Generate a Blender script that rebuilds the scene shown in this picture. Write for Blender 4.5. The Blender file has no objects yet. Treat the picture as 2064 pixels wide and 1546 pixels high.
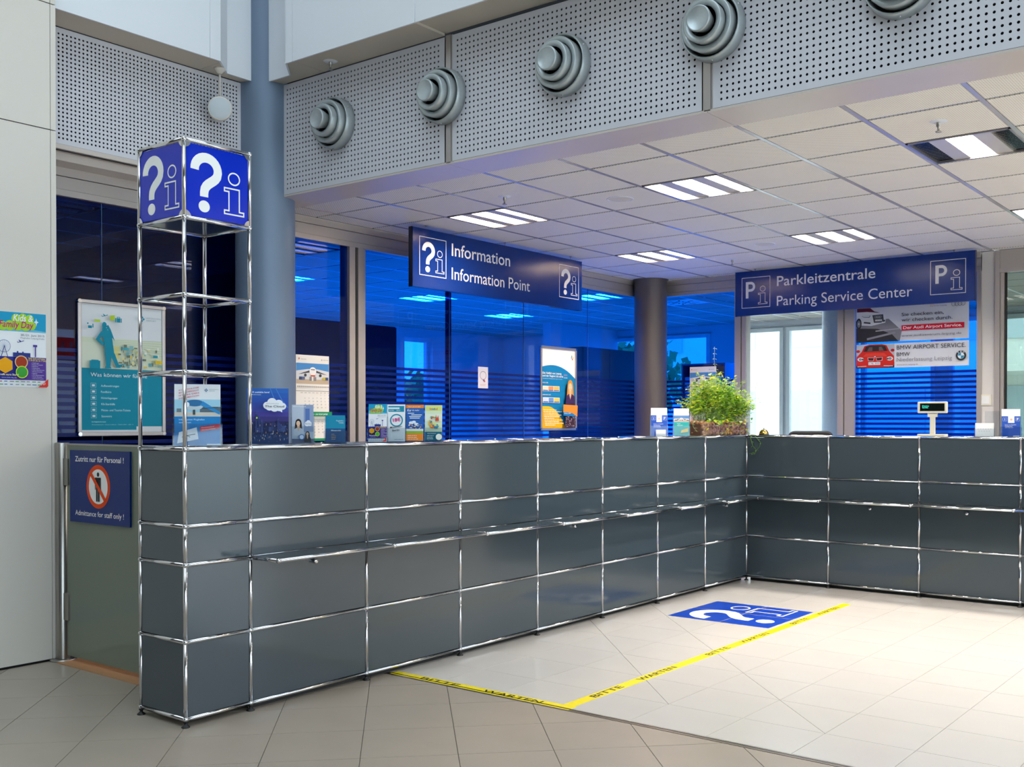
import bpy, math, random
from mathutils import Vector, Matrix

S = bpy.context.scene
COL = S.collection
random.seed(7)

# ------------------------------------------------------------------ camera
FPX, PX, PY = 2118.26, 1103.42, 872.1          # focal length and principal point in a 2064x1546 frame
YAW, PITCH, ROLL = 0.6488, -0.0103, 0.0005
CAM = Vector((4.177, -2.7949, 1.3875))
fwd = Vector((-math.sin(YAW) * math.cos(PITCH), math.cos(YAW) * math.cos(PITCH), math.sin(PITCH)))
rgt = Vector((math.cos(YAW), math.sin(YAW), 0))
upv = rgt.cross(fwd)
rgt, upv = rgt * math.cos(ROLL) + upv * math.sin(ROLL), -rgt * math.sin(ROLL) + upv * math.cos(ROLL)
cd = bpy.data.cameras.new('camera')
cam = bpy.data.objects.new('camera', cd)
COL.objects.link(cam)
cam.matrix_world = Matrix(((rgt.x, upv.x, -fwd.x, CAM.x), (rgt.y, upv.y, -fwd.y, CAM.y), (rgt.z, upv.z, -fwd.z, CAM.z), (0, 0, 0, 1)))
cd.sensor_width = 36
cd.sensor_fit = 'HORIZONTAL'
cd.lens = FPX / 2064 * 36
cd.shift_x = (1032 - PX) / 2064
cd.shift_y = (PY - 773) / 2064
cd.clip_start = 0.05
S.camera = cam

# ------------------------------------------------------------------ sky, sun, exposure
S.view_settings.view_transform = 'Standard'
S.view_settings.look = 'None'
S.view_settings.gamma = 1
S.view_settings.use_curve_mapping = False
S.view_settings.exposure = 0.0
W = bpy.data.worlds.new('sky')
S.world = W
W.use_nodes = True
wn = W.node_tree.nodes
bg = wn['Background']
bg.inputs[0].default_value = (0.76, 0.87, 1.0, 1)
bg.inputs[1].default_value = 4.4
sd = bpy.data.lights.new('sun', 'SUN')
sd.energy = 9.0
sd.color = (1.0, 0.95, 0.86)
sd.angle = 0.02
sun = bpy.data.objects.new('sun', sd)
COL.objects.link(sun)
# low sun from beyond the rear windows
sun.rotation_euler = Vector((0.25, -1.0, -0.195)).to_track_quat('-Z', 'Y').to_euler()
S.cycles.max_bounces = 6
S.cycles.diffuse_bounces = 3
S.cycles.adaptive_threshold = 0.05
S.cycles.adaptive_min_samples = 16
S.cycles.glossy_bounces = 4
S.cycles.transparent_max_bounces = 16
S.cycles.sample_clamp_indirect = 4.0
S.cycles.caustics_reflective = False
S.cycles.caustics_refractive = False

# ------------------------------------------------------------------ materials
def lin(c):
    if isinstance(c, str):
        c = tuple(int(c[i:i + 2], 16) / 255 for i in (0, 2, 4))
    return tuple(x / 12.92 if x <= 0.04045 else ((x + 0.055) / 1.055) ** 2.4 for x in c)

MATS = {}
def mat(name, col='808080', rough=0.5, metal=0.0, spec=0.5, emit=None, estr=0.0, noise=0.0, nscale=20.0, bump=0.0, coat=0.0, stretch=None):
    if name in MATS:
        return MATS[name]
    m = bpy.data.materials.new(name)
    m.use_nodes = True
    nt = m.node_tree
    b = nt.nodes['Principled BSDF']
    c = lin(col)
    b.inputs['Base Color'].default_value = (*c, 1)
    b.inputs['Roughness'].default_value = rough
    b.inputs['Metallic'].default_value = metal
    b.inputs['Specular IOR Level'].default_value = spec
    b.inputs['Coat Weight'].default_value = coat
    if emit:
        b.inputs['Emission Color'].default_value = (*lin(emit), 1)
        b.inputs['Emission Strength'].default_value = estr
    if noise or bump:
        tc = nt.nodes.new('ShaderNodeTexCoord')
        mp = nt.nodes.new('ShaderNodeMapping')
        if stretch:
            mp.inputs['Scale'].default_value = stretch
        nz = nt.nodes.new('ShaderNodeTexNoise')
        nz.inputs['Scale'].default_value = nscale
        nz.inputs['Detail'].default_value = 4
        nt.links.new(tc.outputs['Object'], mp.inputs[0])
        nt.links.new(mp.outputs[0], nz.inputs['Vector'])
        if noise:
            mx = nt.nodes.new('ShaderNodeMix')
            mx.data_type = 'RGBA'
            mx.inputs[6].default_value = (*[x * (1 - noise) for x in c], 1)
            mx.inputs[7].default_value = (*[min(1, x * (1 + noise)) for x in c], 1)
            nt.links.new(nz.outputs['Fac'], mx.inputs[0])
            nt.links.new(mx.outputs[2], b.inputs['Base Color'])
        if bump:
            bp = nt.nodes.new('ShaderNodeBump')
            bp.inputs['Strength'].default_value = bump
            bp.inputs['Distance'].default_value = 0.002
            nt.links.new(nz.outputs['Fac'], bp.inputs['Height'])
            nt.links.new(bp.outputs[0], b.inputs['Normal'])
    MATS[name] = m
    return m

def glassmat(name, tint, rough=0.0, refl=1.5, milk=0.0, milkcol=(0.5, 0.6, 0.55)):
    """sheet glass: coloured see-through body under a fresnel reflection, optionally frosted"""
    if name in MATS:
        return MATS[name]
    m = bpy.data.materials.new(name)
    m.use_nodes = True
    nt = m.node_tree
    for n in list(nt.nodes):
        nt.nodes.remove(n)
    out = nt.nodes.new('ShaderNodeOutputMaterial')
    tr = nt.nodes.new('ShaderNodeBsdfTransparent')
    tr.inputs[0].default_value = (*tint, 1)
    body = tr
    if milk:
        df = nt.nodes.new('ShaderNodeBsdfDiffuse')
        df.inputs[0].default_value = (*milkcol, 1)
        mm = nt.nodes.new('ShaderNodeMixShader')
        mm.inputs[0].default_value = milk
        nt.links.new(tr.outputs[0], mm.inputs[1])
        nt.links.new(df.outputs[0], mm.inputs[2])
        body = mm
    gl = nt.nodes.new('ShaderNodeBsdfGlossy')
    gl.inputs['Roughness'].default_value = rough
    fr = nt.nodes.new('ShaderNodeFresnel')
    ge = nt.nodes.new('ShaderNodeNewGeometry')      # same reflection on both faces of the sheet
    sel = nt.nodes.new('ShaderNodeMix')
    sel.inputs[2].default_value = refl
    sel.inputs[3].default_value = 1 / refl
    nt.links.new(ge.outputs['Backfacing'], sel.inputs[0])
    nt.links.new(sel.outputs[0], fr.inputs[0])
    mx = nt.nodes.new('ShaderNodeMixShader')
    nt.links.new(fr.outputs[0], mx.inputs[0])
    nt.links.new(body.outputs[0], mx.inputs[1])
    nt.links.new(gl.outputs[0], mx.inputs[2])
    nt.links.new(mx.outputs[0], out.inputs[0])
    MATS[name] = m
    return m

def mesh_tile_mat():
    """ceiling tile of fine expanded metal: rows of small lozenge openings"""
    m = mat('ceiling_mesh', 'E3DDD0', 0.6, 0.0, 0.3)
    nt = m.node_tree
    b = nt.nodes['Principled BSDF']
    tc = nt.nodes.new('ShaderNodeTexCoord')
    def wave(rot):
        mp = nt.nodes.new('ShaderNodeMapping')
        mp.inputs['Rotation'].default_value = (0, 0, rot)
        wv = nt.nodes.new('ShaderNodeTexWave')
        wv.inputs['Scale'].default_value = 23
        nt.links.new(tc.outputs['Object'], mp.inputs[0])
        nt.links.new(mp.outputs[0], wv.inputs['Vector'])
        return wv
    a, c = wave(0.95), wave(-0.95)
    mul = nt.nodes.new('ShaderNodeMath')
    mul.operation = 'MULTIPLY'
    nt.links.new(a.outputs['Fac'], mul.inputs[0])
    nt.links.new(c.outputs['Fac'], mul.inputs[1])
    rp = nt.nodes.new('ShaderNodeValToRGB')
    rp.color_ramp.elements[0].position = 0.42
    rp.color_ramp.elements[0].color = (*lin('F3EEE4'), 1)
    rp.color_ramp.elements[1].position = 0.62
    rp.color_ramp.elements[1].color = (*lin('A39B8F'), 1)
    nt.links.new(mul.outputs[0], rp.inputs[0])
    nt.links.new(rp.outputs[0], b.inputs['Base Color'])
    return m

M_WHITE = mat('wall_panel_white', 'DDD6CC', 0.42, 0, 0.4, noise=0.02, nscale=3)
M_FASCIA = mat('fascia_white', 'E6E9EE', 0.38, 0, 0.4)
M_CHROME = mat('chrome', 'CFCFD2', 0.10, 1.0)
M_STEEL = mat('brushed_steel', 'A8A49E', 0.28, 1.0, noise=0.05, nscale=60, stretch=(1, 1, 0.05))
M_ALU = mat('aluminium', 'B9B4B2', 0.33, 0.85)
M_FRAME = mat('frame_grey_paint', 'B7B1AC', 0.4, 0.35)
M_ANTH = mat('anthracite_panel', '3A454C', 0.12, 0.0, 0.55, bump=0.02, nscale=2.2)
M_BLACK = mat('black_rubber', '0C0C0D', 0.55)
M_DARK = mat('dark_cavity', '1B1B1C', 0.8)
M_PERF = mat('perforated_sheet', 'CFCFD6', 0.45, 0.0, 0.4)
M_PERFBACK = mat('perforated_lining', '2B2B2D', 0.9)
M_SOFFIT = mat('soffit_metal', 'CFC4BC', 0.36, 0.12)
M_BARS = mat('ceiling_bar', 'B8B4B8', 0.22, 0.30)
M_TILEC = mesh_tile_mat()
M_TILEF = mat('floor_tile_front_dimmed', 'A4988A', 0.30, 0, 0.45, noise=0.10, nscale=4, bump=0.01)  # matte and speckled; the dimmer hall light is put into its darker tone
M_TILER = mat('floor_tile_recess', 'D0CAC3', 0.17, 0, 0.5, noise=0.05, nscale=2.5)
M_GROUT = mat('grout', '6E675F', 0.9)
M_COL = mat('column_grey_paint', '6F8096', 0.42, 0.2, 0.5)
M_COL2 = mat('column_dark_paint', '5C5450', 0.45, 0.3, 0.5)
M_COL3 = mat('column_light_paint', 'A9C0CC', 0.5)
M_BLUE = mat('sign_blue', '00246E', 0.2, 0, 0.25)
M_BLUE2 = mat('cube_blue', '0028BE', 0.10, 0, 0.4)
M_LETTER = mat('letter_white', 'F2F2F0', 0.5)
M_BLUEGLASS = glassmat('blue_glass', (0.05, 0.40, 0.98), 0.0, 1.36)
M_CLEAR = glassmat('clear_glass', (0.93, 0.96, 0.95), 0.0, 1.45)
M_FROST = glassmat('frosted_glass', (0.42, 0.50, 0.45), 0.12, 1.4, 0.45, (0.38, 0.42, 0.33))
M_ACRYL = glassmat('clear_acrylic', (0.90, 0.93, 0.95), 0.03, 1.5)
M_FILM = glassmat('blue_film', (0.03, 0.16, 0.55), 0.2, 1.3, 0.45, (0.003, 0.022, 0.24))
M_CREAM = mat('cream_plastic', 'E6DFCB', 0.4)
M_WPLAST = mat('white_plastic', 'E9E8E4', 0.4)
M_OFFW = mat('office_wall_paint', 'C9D2DA', 0.7)
M_CAB = mat('cabinet_dark', '20242C', 0.45)
M_VENT = mat('vent_grey_metal', 'B2BABC', 0.38, 0.5, noise=0.08, nscale=90)

def pm(col, rough=0.45):
    return mat('print_' + col, col, 0.5, 0, 0.2)

# ------------------------------------------------------------------ mesh helpers
class MB:
    def __init__(s):
        s.v, s.f, s.m, s.sm = [], [], [], []
    def add(s, vs, fs, mi=0, smooth=False):
        o = len(s.v)
        s.v += [tuple(v) for v in vs]
        for f in fs:
            s.f.append(tuple(i + o for i in f)); s.m.append(mi); s.sm.append(smooth)
        return s
    def box(s, a, b, mi=0):
        (x0, y0, z0), (x1, y1, z1) = a, b
        x0, x1 = min(x0, x1), max(x0, x1); y0, y1 = min(y0, y1), max(y0, y1); z0, z1 = min(z0, z1), max(z0, z1)
        return s.add([(x0, y0, z0), (x1, y0, z0), (x1, y1, z0), (x0, y1, z0), (x0, y0, z1), (x1, y0, z1), (x1, y1, z1), (x0, y1, z1)],
                     [(0, 3, 2, 1), (4, 5, 6, 7), (0, 1, 5, 4), (1, 2, 6, 5), (2, 3, 7, 6), (3, 0, 4, 7)], mi)
    def cbox(s, c, d, mi=0):
        return s.box([c[i] - d[i] / 2 for i in range(3)], [c[i] + d[i] / 2 for i in range(3)], mi)
    def xbox(s, mtx, d, mi=0):
        n = MB().cbox((0, 0, 0), d)
        return s.add([mtx @ Vector(v) for v in n.v], n.f, mi)
    def rbox(s, a, b, r, axis=1, seg=4, mi=0):
        """box with rounded corners seen along an axis"""
        ax = [i for i in range(3) if i != axis]
        u0, u1 = a[ax[0]], b[ax[0]]; w0, w1 = a[ax[1]], b[ax[1]]
        pts = []
        for cx, cy, st in ((u1 - r, w1 - r, 0), (u0 + r, w1 - r, 90), (u0 + r, w0 + r, 180), (u1 - r, w0 + r, 270)):
            for k in range(seg + 1):
                t = math.radians(st + 90 * k / seg)
                pts.append((cx + r * math.cos(t), cy + r * math.sin(t)))
        n = len(pts); vs = []
        for h in (a[axis], b[axis]):
            for p in pts:
                q = [0, 0, 0]; q[ax[0]], q[ax[1]], q[axis] = p[0], p[1], h
                vs.append(q)
        fs = [tuple(range(n)), tuple(range(2 * n - 1, n - 1, -1))] + [(i, n + i, n + (i + 1) % n, (i + 1) % n) for i in range(n)]
        return s.add(vs, fs, mi)
    def tube(s, p0, p1, r, n=12, mi=0, r1=None, caps=True, smooth=True):
        p0, p1 = Vector(p0), Vector(p1); d = (p1 - p0).normalized()
        a = d.orthogonal().normalized(); b = d.cross(a); r1 = r if r1 is None else r1
        vs = [p0 + (a * math.cos(2 * math.pi * i / n) + b * math.sin(2 * math.pi * i / n)) * r for i in range(n)]
        vs += [p1 + (a * math.cos(2 * math.pi * i / n) + b * math.sin(2 * math.pi * i / n)) * r1 for i in range(n)]
        o = len(s.v)
        s.add(vs, [(i, (i + 1) % n, n + (i + 1) % n, n + i) for i in range(n)], mi, smooth)
        if caps:
            s.f += [tuple(o + n - 1 - i for i in range(n)), tuple(o + n + i for i in range(n))]; s.m += [mi, mi]; s.sm += [False, False]
        return s
    def lathe(s, prof, mtx=None, n=24, mi=0, smooth=True):
        """profile of (radius, height) turned about z"""
        vs = []
        for r, h in prof:
            for i in range(n):
                t = 2 * math.pi * i / n
                q = Vector((r * math.cos(t), r * math.sin(t), h))
                vs.append(mtx @ q if mtx else q)
        fs = []
        for k in range(len(prof) - 1):
            for i in range(n):
                fs.append((k * n + i, k * n + (i + 1) % n, (k + 1) * n + (i + 1) % n, (k + 1) * n + i))
        return s.add(vs, fs, mi, smooth)
    def path(s, pts, r, n=6, mi=0):
        for a, b in zip(pts[:-1], pts[1:]):
            s.tube(a, b, r, n, mi, caps=True)
        return s
    def mesh(s, name, mats, flat=False):
        me = bpy.data.meshes.new(name)
        me.from_pydata(s.v, [], s.f)
        for m in (mats if isinstance(mats, (list, tuple)) else [mats]):
            me.materials.append(m)
        me.polygons.foreach_set('material_index', s.m)
        me.polygons.foreach_set('use_smooth', [False] * len(s.f) if flat else s.sm)
        me.update()
        return me
    def build(s, name, mats, parent=None, loc=(0, 0, 0), rot=(0, 0, 0), bevel=0):
        return place(name, s.mesh(name, mats), parent, loc, rot, bevel)

def place(name, me, parent=None, loc=(0, 0, 0), rot=(0, 0, 0), bevel=0, scale=None):
    o = bpy.data.objects.new(name, me)
    COL.objects.link(o)
    o.parent = parent
    o.location = loc
    o.rotation_euler = rot
    if scale:
        o.scale = scale
    if bevel:
        b = o.modifiers.new('edge', 'BEVEL')
        b.width = bevel; b.segments = 2; b.limit_method = 'ANGLE'
    return o

def tag(o, label, cat, group=None):
    o['label'] = label; o['category'] = cat
    if group:
        o['group'] = group
    return o

def thing(name, label, cat, loc=(0, 0, 0), rz=0, group=None, rot=None):
    o = bpy.data.objects.new(name, None)
    COL.objects.link(o)
    o.empty_display_size = 0.1
    o.location = loc
    o.rotation_euler = rot if rot else (0, 0, rz)
    return tag(o, label, cat, group)

def struct(o, label=None):
    o['kind'] = 'structure'
    if label:
        o['label'] = label
    return o

def sempty(name, loc=(0, 0, 0), label=None):
    o = bpy.data.objects.new(name, None)
    COL.objects.link(o)
    o.location = loc
    return struct(o, label)

# ------------------------------------------------------------------ flat print (lettering, posters, signs)
TXT = {}
def textmesh(s, bold=0.0):
    k = (s, bold)
    if k not in TXT:
        cu = bpy.data.curves.new('t', 'FONT')
        cu.body = s
        cu.offset = bold
        cu.resolution_u = 4
        ob = bpy.data.objects.new('t', cu)
        me = ob.to_mesh()
        vs = [(v.co.x, v.co.y) for v in me.vertices]
        fs = [tuple(p.vertices) for p in me.polygons]
        ob.to_mesh_clear()
        bpy.data.objects.remove(ob); bpy.data.curves.remove(cu)
        TXT[k] = (vs, fs)
    return TXT[k]
_h = textmesh('H')[0]
CAPH = max(v[1] for v in _h) - min(v[1] for v in _h)

class Print:
    """layered flat print; u to the right, v up, facing -y of its own frame"""
    EPS = 0.00035
    def __init__(s):
        s.b = MB(); s.cols = []; s.k = 0
    def _mi(s, c):
        if c not in s.cols:
            s.cols.append(c)
        return s.cols.index(c)
    def _add(s, pts, fs, c):
        s.k += 1
        y = -s.EPS * s.k
        s.b.add([(p[0], y, p[1]) for p in pts], fs, s._mi(c))
        return s
    def poly(s, pts, c):
        return s._add(pts, [tuple(range(len(pts)))], c)
    def rect(s, x, y, w, h, c):
        return s.poly([(x, y), (x + w, y), (x + w, y + h), (x, y + h)], c)
    def quad4(s, a, b, c_, d, c):
        return s.poly([a, b, c_, d], c)
    def circ(s, x, y, rx, c, ry=None, n=24):
        ry = rx if ry is None else ry
        return s.poly([(x + rx * math.cos(2 * math.pi * i / n), y + ry * math.sin(2 * math.pi * i / n)) for i in range(n)], c)
    def ring(s, x, y, r, w, c, n=28, ry=None):
        ry = r if ry is None else ry
        a = [2 * math.pi * i / n for i in range(n)]
        pts = [(x + r * math.cos(t), y + ry * math.sin(t)) for t in a] + [(x + (r - w) * math.cos(t), y + (ry - w) * math.sin(t)) for t in a]
        return s._add(pts, [(i, (i + 1) % n, n + (i + 1) % n, n + i) for i in range(n)], c)
    def stroke(s, pts, w, c, closed=False):
        n = len(pts); L, R_ = [], []
        for i in range(n):
            if closed:
                a, b = pts[i - 1], pts[(i + 1) % n]
            else:
                a, b = pts[max(0, i - 1)], pts[min(n - 1, i + 1)]
            p = pts[i]
            def unit(p, q):
                d = math.hypot(q[0] - p[0], q[1] - p[1]) or 1
                return ((q[0] - p[0]) / d, (q[1] - p[1]) / d)
            d1 = unit(a, p) if a != p else unit(p, b)
            d2 = unit(p, b) if b != p else d1
            n1 = (-d1[1], d1[0]); n2 = (-d2[1], d2[0])
            mx, my = n1[0] + n2[0], n1[1] + n2[1]
            l = math.hypot(mx, my) or 1
            mx, my = mx / l, my / l
            k = w / 2 / max(0.35, mx * n1[0] + my * n1[1])
            L.append((p[0] + mx * k, p[1] + my * k)); R_.append((p[0] - mx * k, p[1] - my * k))
        fs = [(i, (i + 1) % n, n + (i + 1) % n, n + i) for i in range(n if closed else n - 1)]
        return s._add(L + R_, fs, c)
    def text(s, t, x, y, cap, c, w=None, bold=0.0, align='l', rot=0.0, shear=0.0):
        vs, fs = textmesh(t, bold)
        if not vs:
            return s
        x0 = min(v[0] for v in vs); x1 = max(v[0] for v in vs)
        k = cap / CAPH
        kx = w / (x1 - x0) if w else k
        ww = (x1 - x0) * kx
        ox = {'l': 0, 'c': -ww / 2, 'r': -ww}[align]
        ca, sa = math.cos(rot), math.sin(rot)
        pts = []
        for v in vs:
            px_, py_ = (v[0] - x0) * kx + ox + shear * v[1] * k, v[1] * k
            pts.append((x + px_ * ca - py_ * sa, y + px_ * sa + py_ * ca))
        return s._add(pts, fs, c)
    def lines(s, x, y, w, n, pitch, h, c, seed=1, ragged=0.3):
        """rows of small running text too fine to read, as word strokes"""
        rr = random.Random(seed)
        for i in range(n):
            e = x + w * (1 - ragged * rr.random()); cx = x
            while cx < e - h:
                wl = min(h * rr.uniform(1.5, 5), e - cx)
                s.rect(cx, y - i * pitch, wl, h * 0.62, c)
                cx += wl + h * 0.6
        return s
    def build(s, name, parent=None, loc=(0, 0, 0), rot=(0, 0, 0), rough=0.45):
        return s.b.build(name, [pm(c, rough) for c in s.cols], parent, loc, rot)

def qmark(p, X, Y, Wd, Hh, c):
    def T(u, v):
        return (X + u * Wd, Y + (1 - v) * Hh)
    pts = []
    for k in range(15):
        t = math.radians(184 - 184 * k / 14)
        pts.append(T(0.3125 + 0.187 * math.cos(t), 0.335 - 0.178 * math.sin(t)))
    a, b, c2, d = (0.4995, 0.345), (0.492, 0.49), (0.276, 0.49), (0.276, 0.655)
    for k in range(1, 9):
        t = k / 8
        q = [(1 - t) ** 3 * a[i] + 3 * (1 - t) ** 2 * t * b[i] + 3 * (1 - t) * t * t * c2[i] + t ** 3 * d[i] for i in (0, 1)]
        pts.append(T(*q))
    pts.append(T(0.276, 0.71))
    p.stroke(pts, 0.133 * Wd, c)
    p.circ(*T(0.276, 0.845), 0.09 * Wd, c, 0.083 * Hh)

def imark(p, X, Y, Wd, Hh, c, lw=0.02, du=0.0):
    def T(u, v):
        return (X + (u + du) * Wd, Y + (1 - v) * Hh)
    x, y = T(0.767, 0.375)
    p.ring(x, y, 0.103 * Wd, lw * Wd, c, 28, 0.095 * Hh)
    p.stroke([T(*q) for q in ((0.605, 0.52), (0.855, 0.52), (0.855, 0.84), (0.93, 0.84), (0.93, 0.89), (0.605, 0.89), (0.605, 0.84), (0.68, 0.84), (0.68, 0.567), (0.605, 0.567))], lw * Wd, c, True)

def pmark(p, X, Y, Wd, Hh, c):
    def T(u, v):
        return (X + u * Wd, Y + (1 - v) * Hh)
    w = 0.105 * Wd
    p.poly([T(0.11, 0.10), T(0.215, 0.10), T(0.215, 0.68), T(0.11, 0.68)], c)
    pts = [T(0.16, 0.145), T(0.28, 0.145)]
    for k in range(1, 12):
        t = math.radians(90 - 180 * k / 12)
        pts.append(T(0.30 + 0.13 * math.cos(t), 0.275 - 0.13 * math.sin(t)))
    pts += [T(0.28, 0.405), T(0.16, 0.405)]
    p.stroke(pts, 0.09 * Wd, c)

def frame_rect(p, x, y, w, h, lw, c):
    p.stroke([(x, y), (x + w, y), (x + w, y + h), (x, y + h)], lw, c, True)

# ------------------------------------------------------------------ layout (metres; counter corner foot at the origin)
Z0, ZC = 0.0375, 3.012
XG, YB = -2.39, 7.74            # glass wall on the left, glass wall at the back
XP, YP = -2.122, 2.095          # perforated bulkheads, left and right; the grey column stands on their corner
ZF = 3.81                       # underside of the white fascia
TOP = 8.0
HC = 1.225 + Z0 + 0.006         # counter top surface

def pix(x, y, z):
    q = Vector((x, y, z)) - CAM
    d = q.dot(fwd)
    if d < 0.05:
        return (-9999, -9999)
    return (PX + FPX * q.dot(rgt) / d, PY - FPX * q.dot(upv) / d)

def seen(x, y, z, m=150):
    u, v = pix(x, y, z)
    return -m < u < 2064 + m and -m < v < 1546 + m

def clip(poly, nx, ny, c):
    """keep the side nx*x + ny*y <= c"""
    out = []
    for i in range(len(poly)):
        a, b = poly[i], poly[(i + 1) % len(poly)]
        da, db = nx * a[0] + ny * a[1] - c, nx * b[0] + ny * b[1] - c
        if da <= 0:
            out.append(a)
        if da * db < 0:
            t = da / (da - db)
            out.append((a[0] + t * (b[0] - a[0]), a[1] + t * (b[1] - a[1])))
    return out

# ---- floor
floor = sempty('floor', (0, 0, 0), 'pale stone tile floor of the hall and the counter recess')
MB().box((-12, -9.2, -0.06), (9.2, 13.1, -0.004)).build('screed', M_GROUT, floor)
rest = {0: MB(), 1: MB()}
TILEM = {}
def floor_tile(poly, kind, key=None):
    cx = sum(p[0] for p in poly) / len(poly); cy = sum(p[1] for p in poly) / len(poly)
    n = len(poly)
    m = (M_TILEF, M_TILER)[kind]
    loc = [(p[0] - cx, p[1] - cy) for p in poly]
    vs = [(x, y, 0) for x, y in loc] + [(x * 1.004, y * 1.004, -0.004) for x, y in loc]
    fs = [tuple(range(n))] + [(i, n + i, n + (i + 1) % n, (i + 1) % n) for i in range(n)]
    if seen(cx, cy, 0, 60) and cy > -2.0:
        if key and key in TILEM:
            me = TILEM[key]
        else:
            me = MB().add(vs, fs).mesh('floor_tile', m)
            if key:
                TILEM[key] = me
        place('floor_tile', me, floor, (cx, cy, 0))
    else:
        rest[kind].add([(v[0] + cx, v[1] + cy, v[2]) for v in vs], fs)
r2 = math.sqrt(0.5)
g = 0.0018
for i in range(-32, 32):
    for j in range(-32, 32):
        a0, a1 = -0.006 + 0.4035 * i + g, -0.006 + 0.4035 * (i + 1) - g
        b0, b1 = 0.15 + 0.3985 * j + g, 0.15 + 0.3985 * (j + 1) - g
        P = [((a + b) * r2, (a - b) * r2) for a, b in ((a0, b0), (a0, b1), (a1, b1), (a1, b0))][::-1]
        n0 = P
        P = clip(P, 0, 1, 1.268)
        P = clip(P, -1, 0, 1.785) if P else P
        P = clip(P, 1, 0, 9.0) if P else P
        P = clip(P, 0, -1, 9.0) if P else P
        if len(P) > 2:
            full = len(P) == 4 and all(abs(p[0] - q[0]) + abs(p[1] - q[1]) < 1e-6 for p, q in zip(P, n0))
            floor_tile(P, 0, 'front' if full else None)
for i in range(-6, 22):
    for j in range(-1, 28):
        x0, x1 = 0.333 + 0.402 * i + g, 0.333 + 0.402 * (i + 1) - g
        y0, y1 = 1.67 + 0.4035 * j + g, 1.67 + 0.4035 * (j + 1) - g
        P = clip([(x0, y0), (x1, y0), (x1, y1), (x0, y1)], 0, -1, -1.312)
        if len(P) < 3:
            continue
        s0 = x0 + y0
        for k, dsum in enumerate((3.205, 4.016)):
            if x0 + y0 + 0.03 < dsum < x1 + y1 - 0.03 and y0 > 1.4 and abs(x0 + y1 - dsum) < 0.09:
                mid = x0 + y1
                A = clip(P, r2, r2, mid * r2 - 0.0015); B = clip(P, -r2, -r2, -mid * r2 - 0.0015)
                if len(A) > 2: floor_tile(A, 1)
                if len(B) > 2: floor_tile(B, 1)
                break
        else:
            floor_tile(P, 1, 'recess' if abs((y1 - y0) - (max(p[1] for p in P) - min(p[1] for p in P))) < 1e-6 else None)
for k in (0, 1):
    o = rest[k].build('floor_tiles_beyond', (M_TILEF, M_TILER)[k], floor)
    o['kind'] = 'stuff'
MB().box((-0.1, 1.272, -0.01), (9.0, 1.284, 0.0012)).box((-0.1, 1.288, -0.01), (9.0, 1.294, 0.0006)).box((-0.1, 1.297, -0.01), (9.0, 1.308, 0.0012)).build('joint_profile', M_STEEL, floor)

# ---- white wall on the left, atrium shell
wl = sempty('wall_left', (-1.79, 0, 0), 'white panelled wall at the left with thin joints')
MB().box((-0.60, -9.2, 0), (-0.012, 0.345, TOP)).build('core', M_DARK, wl)
for (y0, y1) in ((-6.1, -3.3), (-3.295, -1.20), (-1.195, 0.319), (0.3225, 0.353)):
    for (z0, z1) in ((0.012, 3.070), (3.076, 3.796), (3.802, 5.6), (5.606, TOP)):
        MB().box((-0.012, y0, z0), (0, y1, z1)).build('wall_panel', M_WHITE, wl)
MB().box((-0.60, 0.346, 0.0), (-0.0125, 0.353, ZF)).build('end_panel', M_WHITE, wl)
wb = struct(MB().box((-2.4, -9.3, 0), (9.2, -9.1, TOP)).build('wall_front', mat('hall_wall_dark', '3C4046', 0.5)))

def pane_grid(parent, axis, c, a0, a1, z0, z1, nx, nz, fm, gm, t=0.06, d=0.1):
    """glazed facade: posts and rails with a pane in each field"""
    w = (a1 - a0) / nx
    h = (z1 - z0) / nz
    def bx(p0, p1, q0, q1, dd):
        return ((c - dd, p0, q0), (c + dd, p1, q1)) if axis == 'x' else ((p0, c - dd, q0), (p1, c + dd, q1))
    for i in range(nx + 1):
        MB().box(*bx(a0 + i * w - t / 2, a0 + i * w + t / 2, z0, z1, d / 2)).build('post', fm, parent)
    for j in range(nz + 1):
        MB().box(*bx(a0, a1, z0 + j * h - t / 2, z0 + j * h + t / 2, d / 2.2)).build('rail', fm, parent)
    for i in range(nx):
        for j in range(nz):
            MB().box(*bx(a0 + i * w + t / 2, a0 + (i + 1) * w - t / 2, z0 + j * h + t / 2, z0 + (j + 1) * h - t / 2, 0.004)).build('pane', gm, parent)

wr = sempty('wall_right', (0, 0, 0), 'glazed hall facade')
pane_grid(wr, 'x', 9.1, -9.1, 7.7, 0.0, 5.0, 7, 2, M_FRAME, M_CLEAR)
MB().box((9.0, -9.2, 5.03), (9.2, 7.8, TOP)).build('parapet', M_WHITE, wr)
roof = sempty('ceiling_hall', (0, 0, TOP), 'high hall roof with a skylight')
for a, b in (((-2.5, -9.2), (9.2, -6.0)), ((-2.5, 0.6), (9.2, 2.2)), ((-2.5, -6.0), (-0.6, 0.6)), ((5.0, -6.0), (9.2, 0.6))):
    MB().box((a[0], a[1], 0), (b[0], b[1], 0.2)).build('roof_slab', M_WHITE, roof)
for i in range(4):
    MB().box((-0.6 + i * 1.4, -6.0, 0.05), (-0.6 + (i + 1) * 1.4, 0.6, 0.06)).build('pane', M_CLEAR, roof)
    MB().box((-0.63 + i * 1.4, -6.0, 0.0), (-0.57 + i * 1.4, 0.6, 0.15)).build('rafter', M_FRAME, roof)

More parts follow.
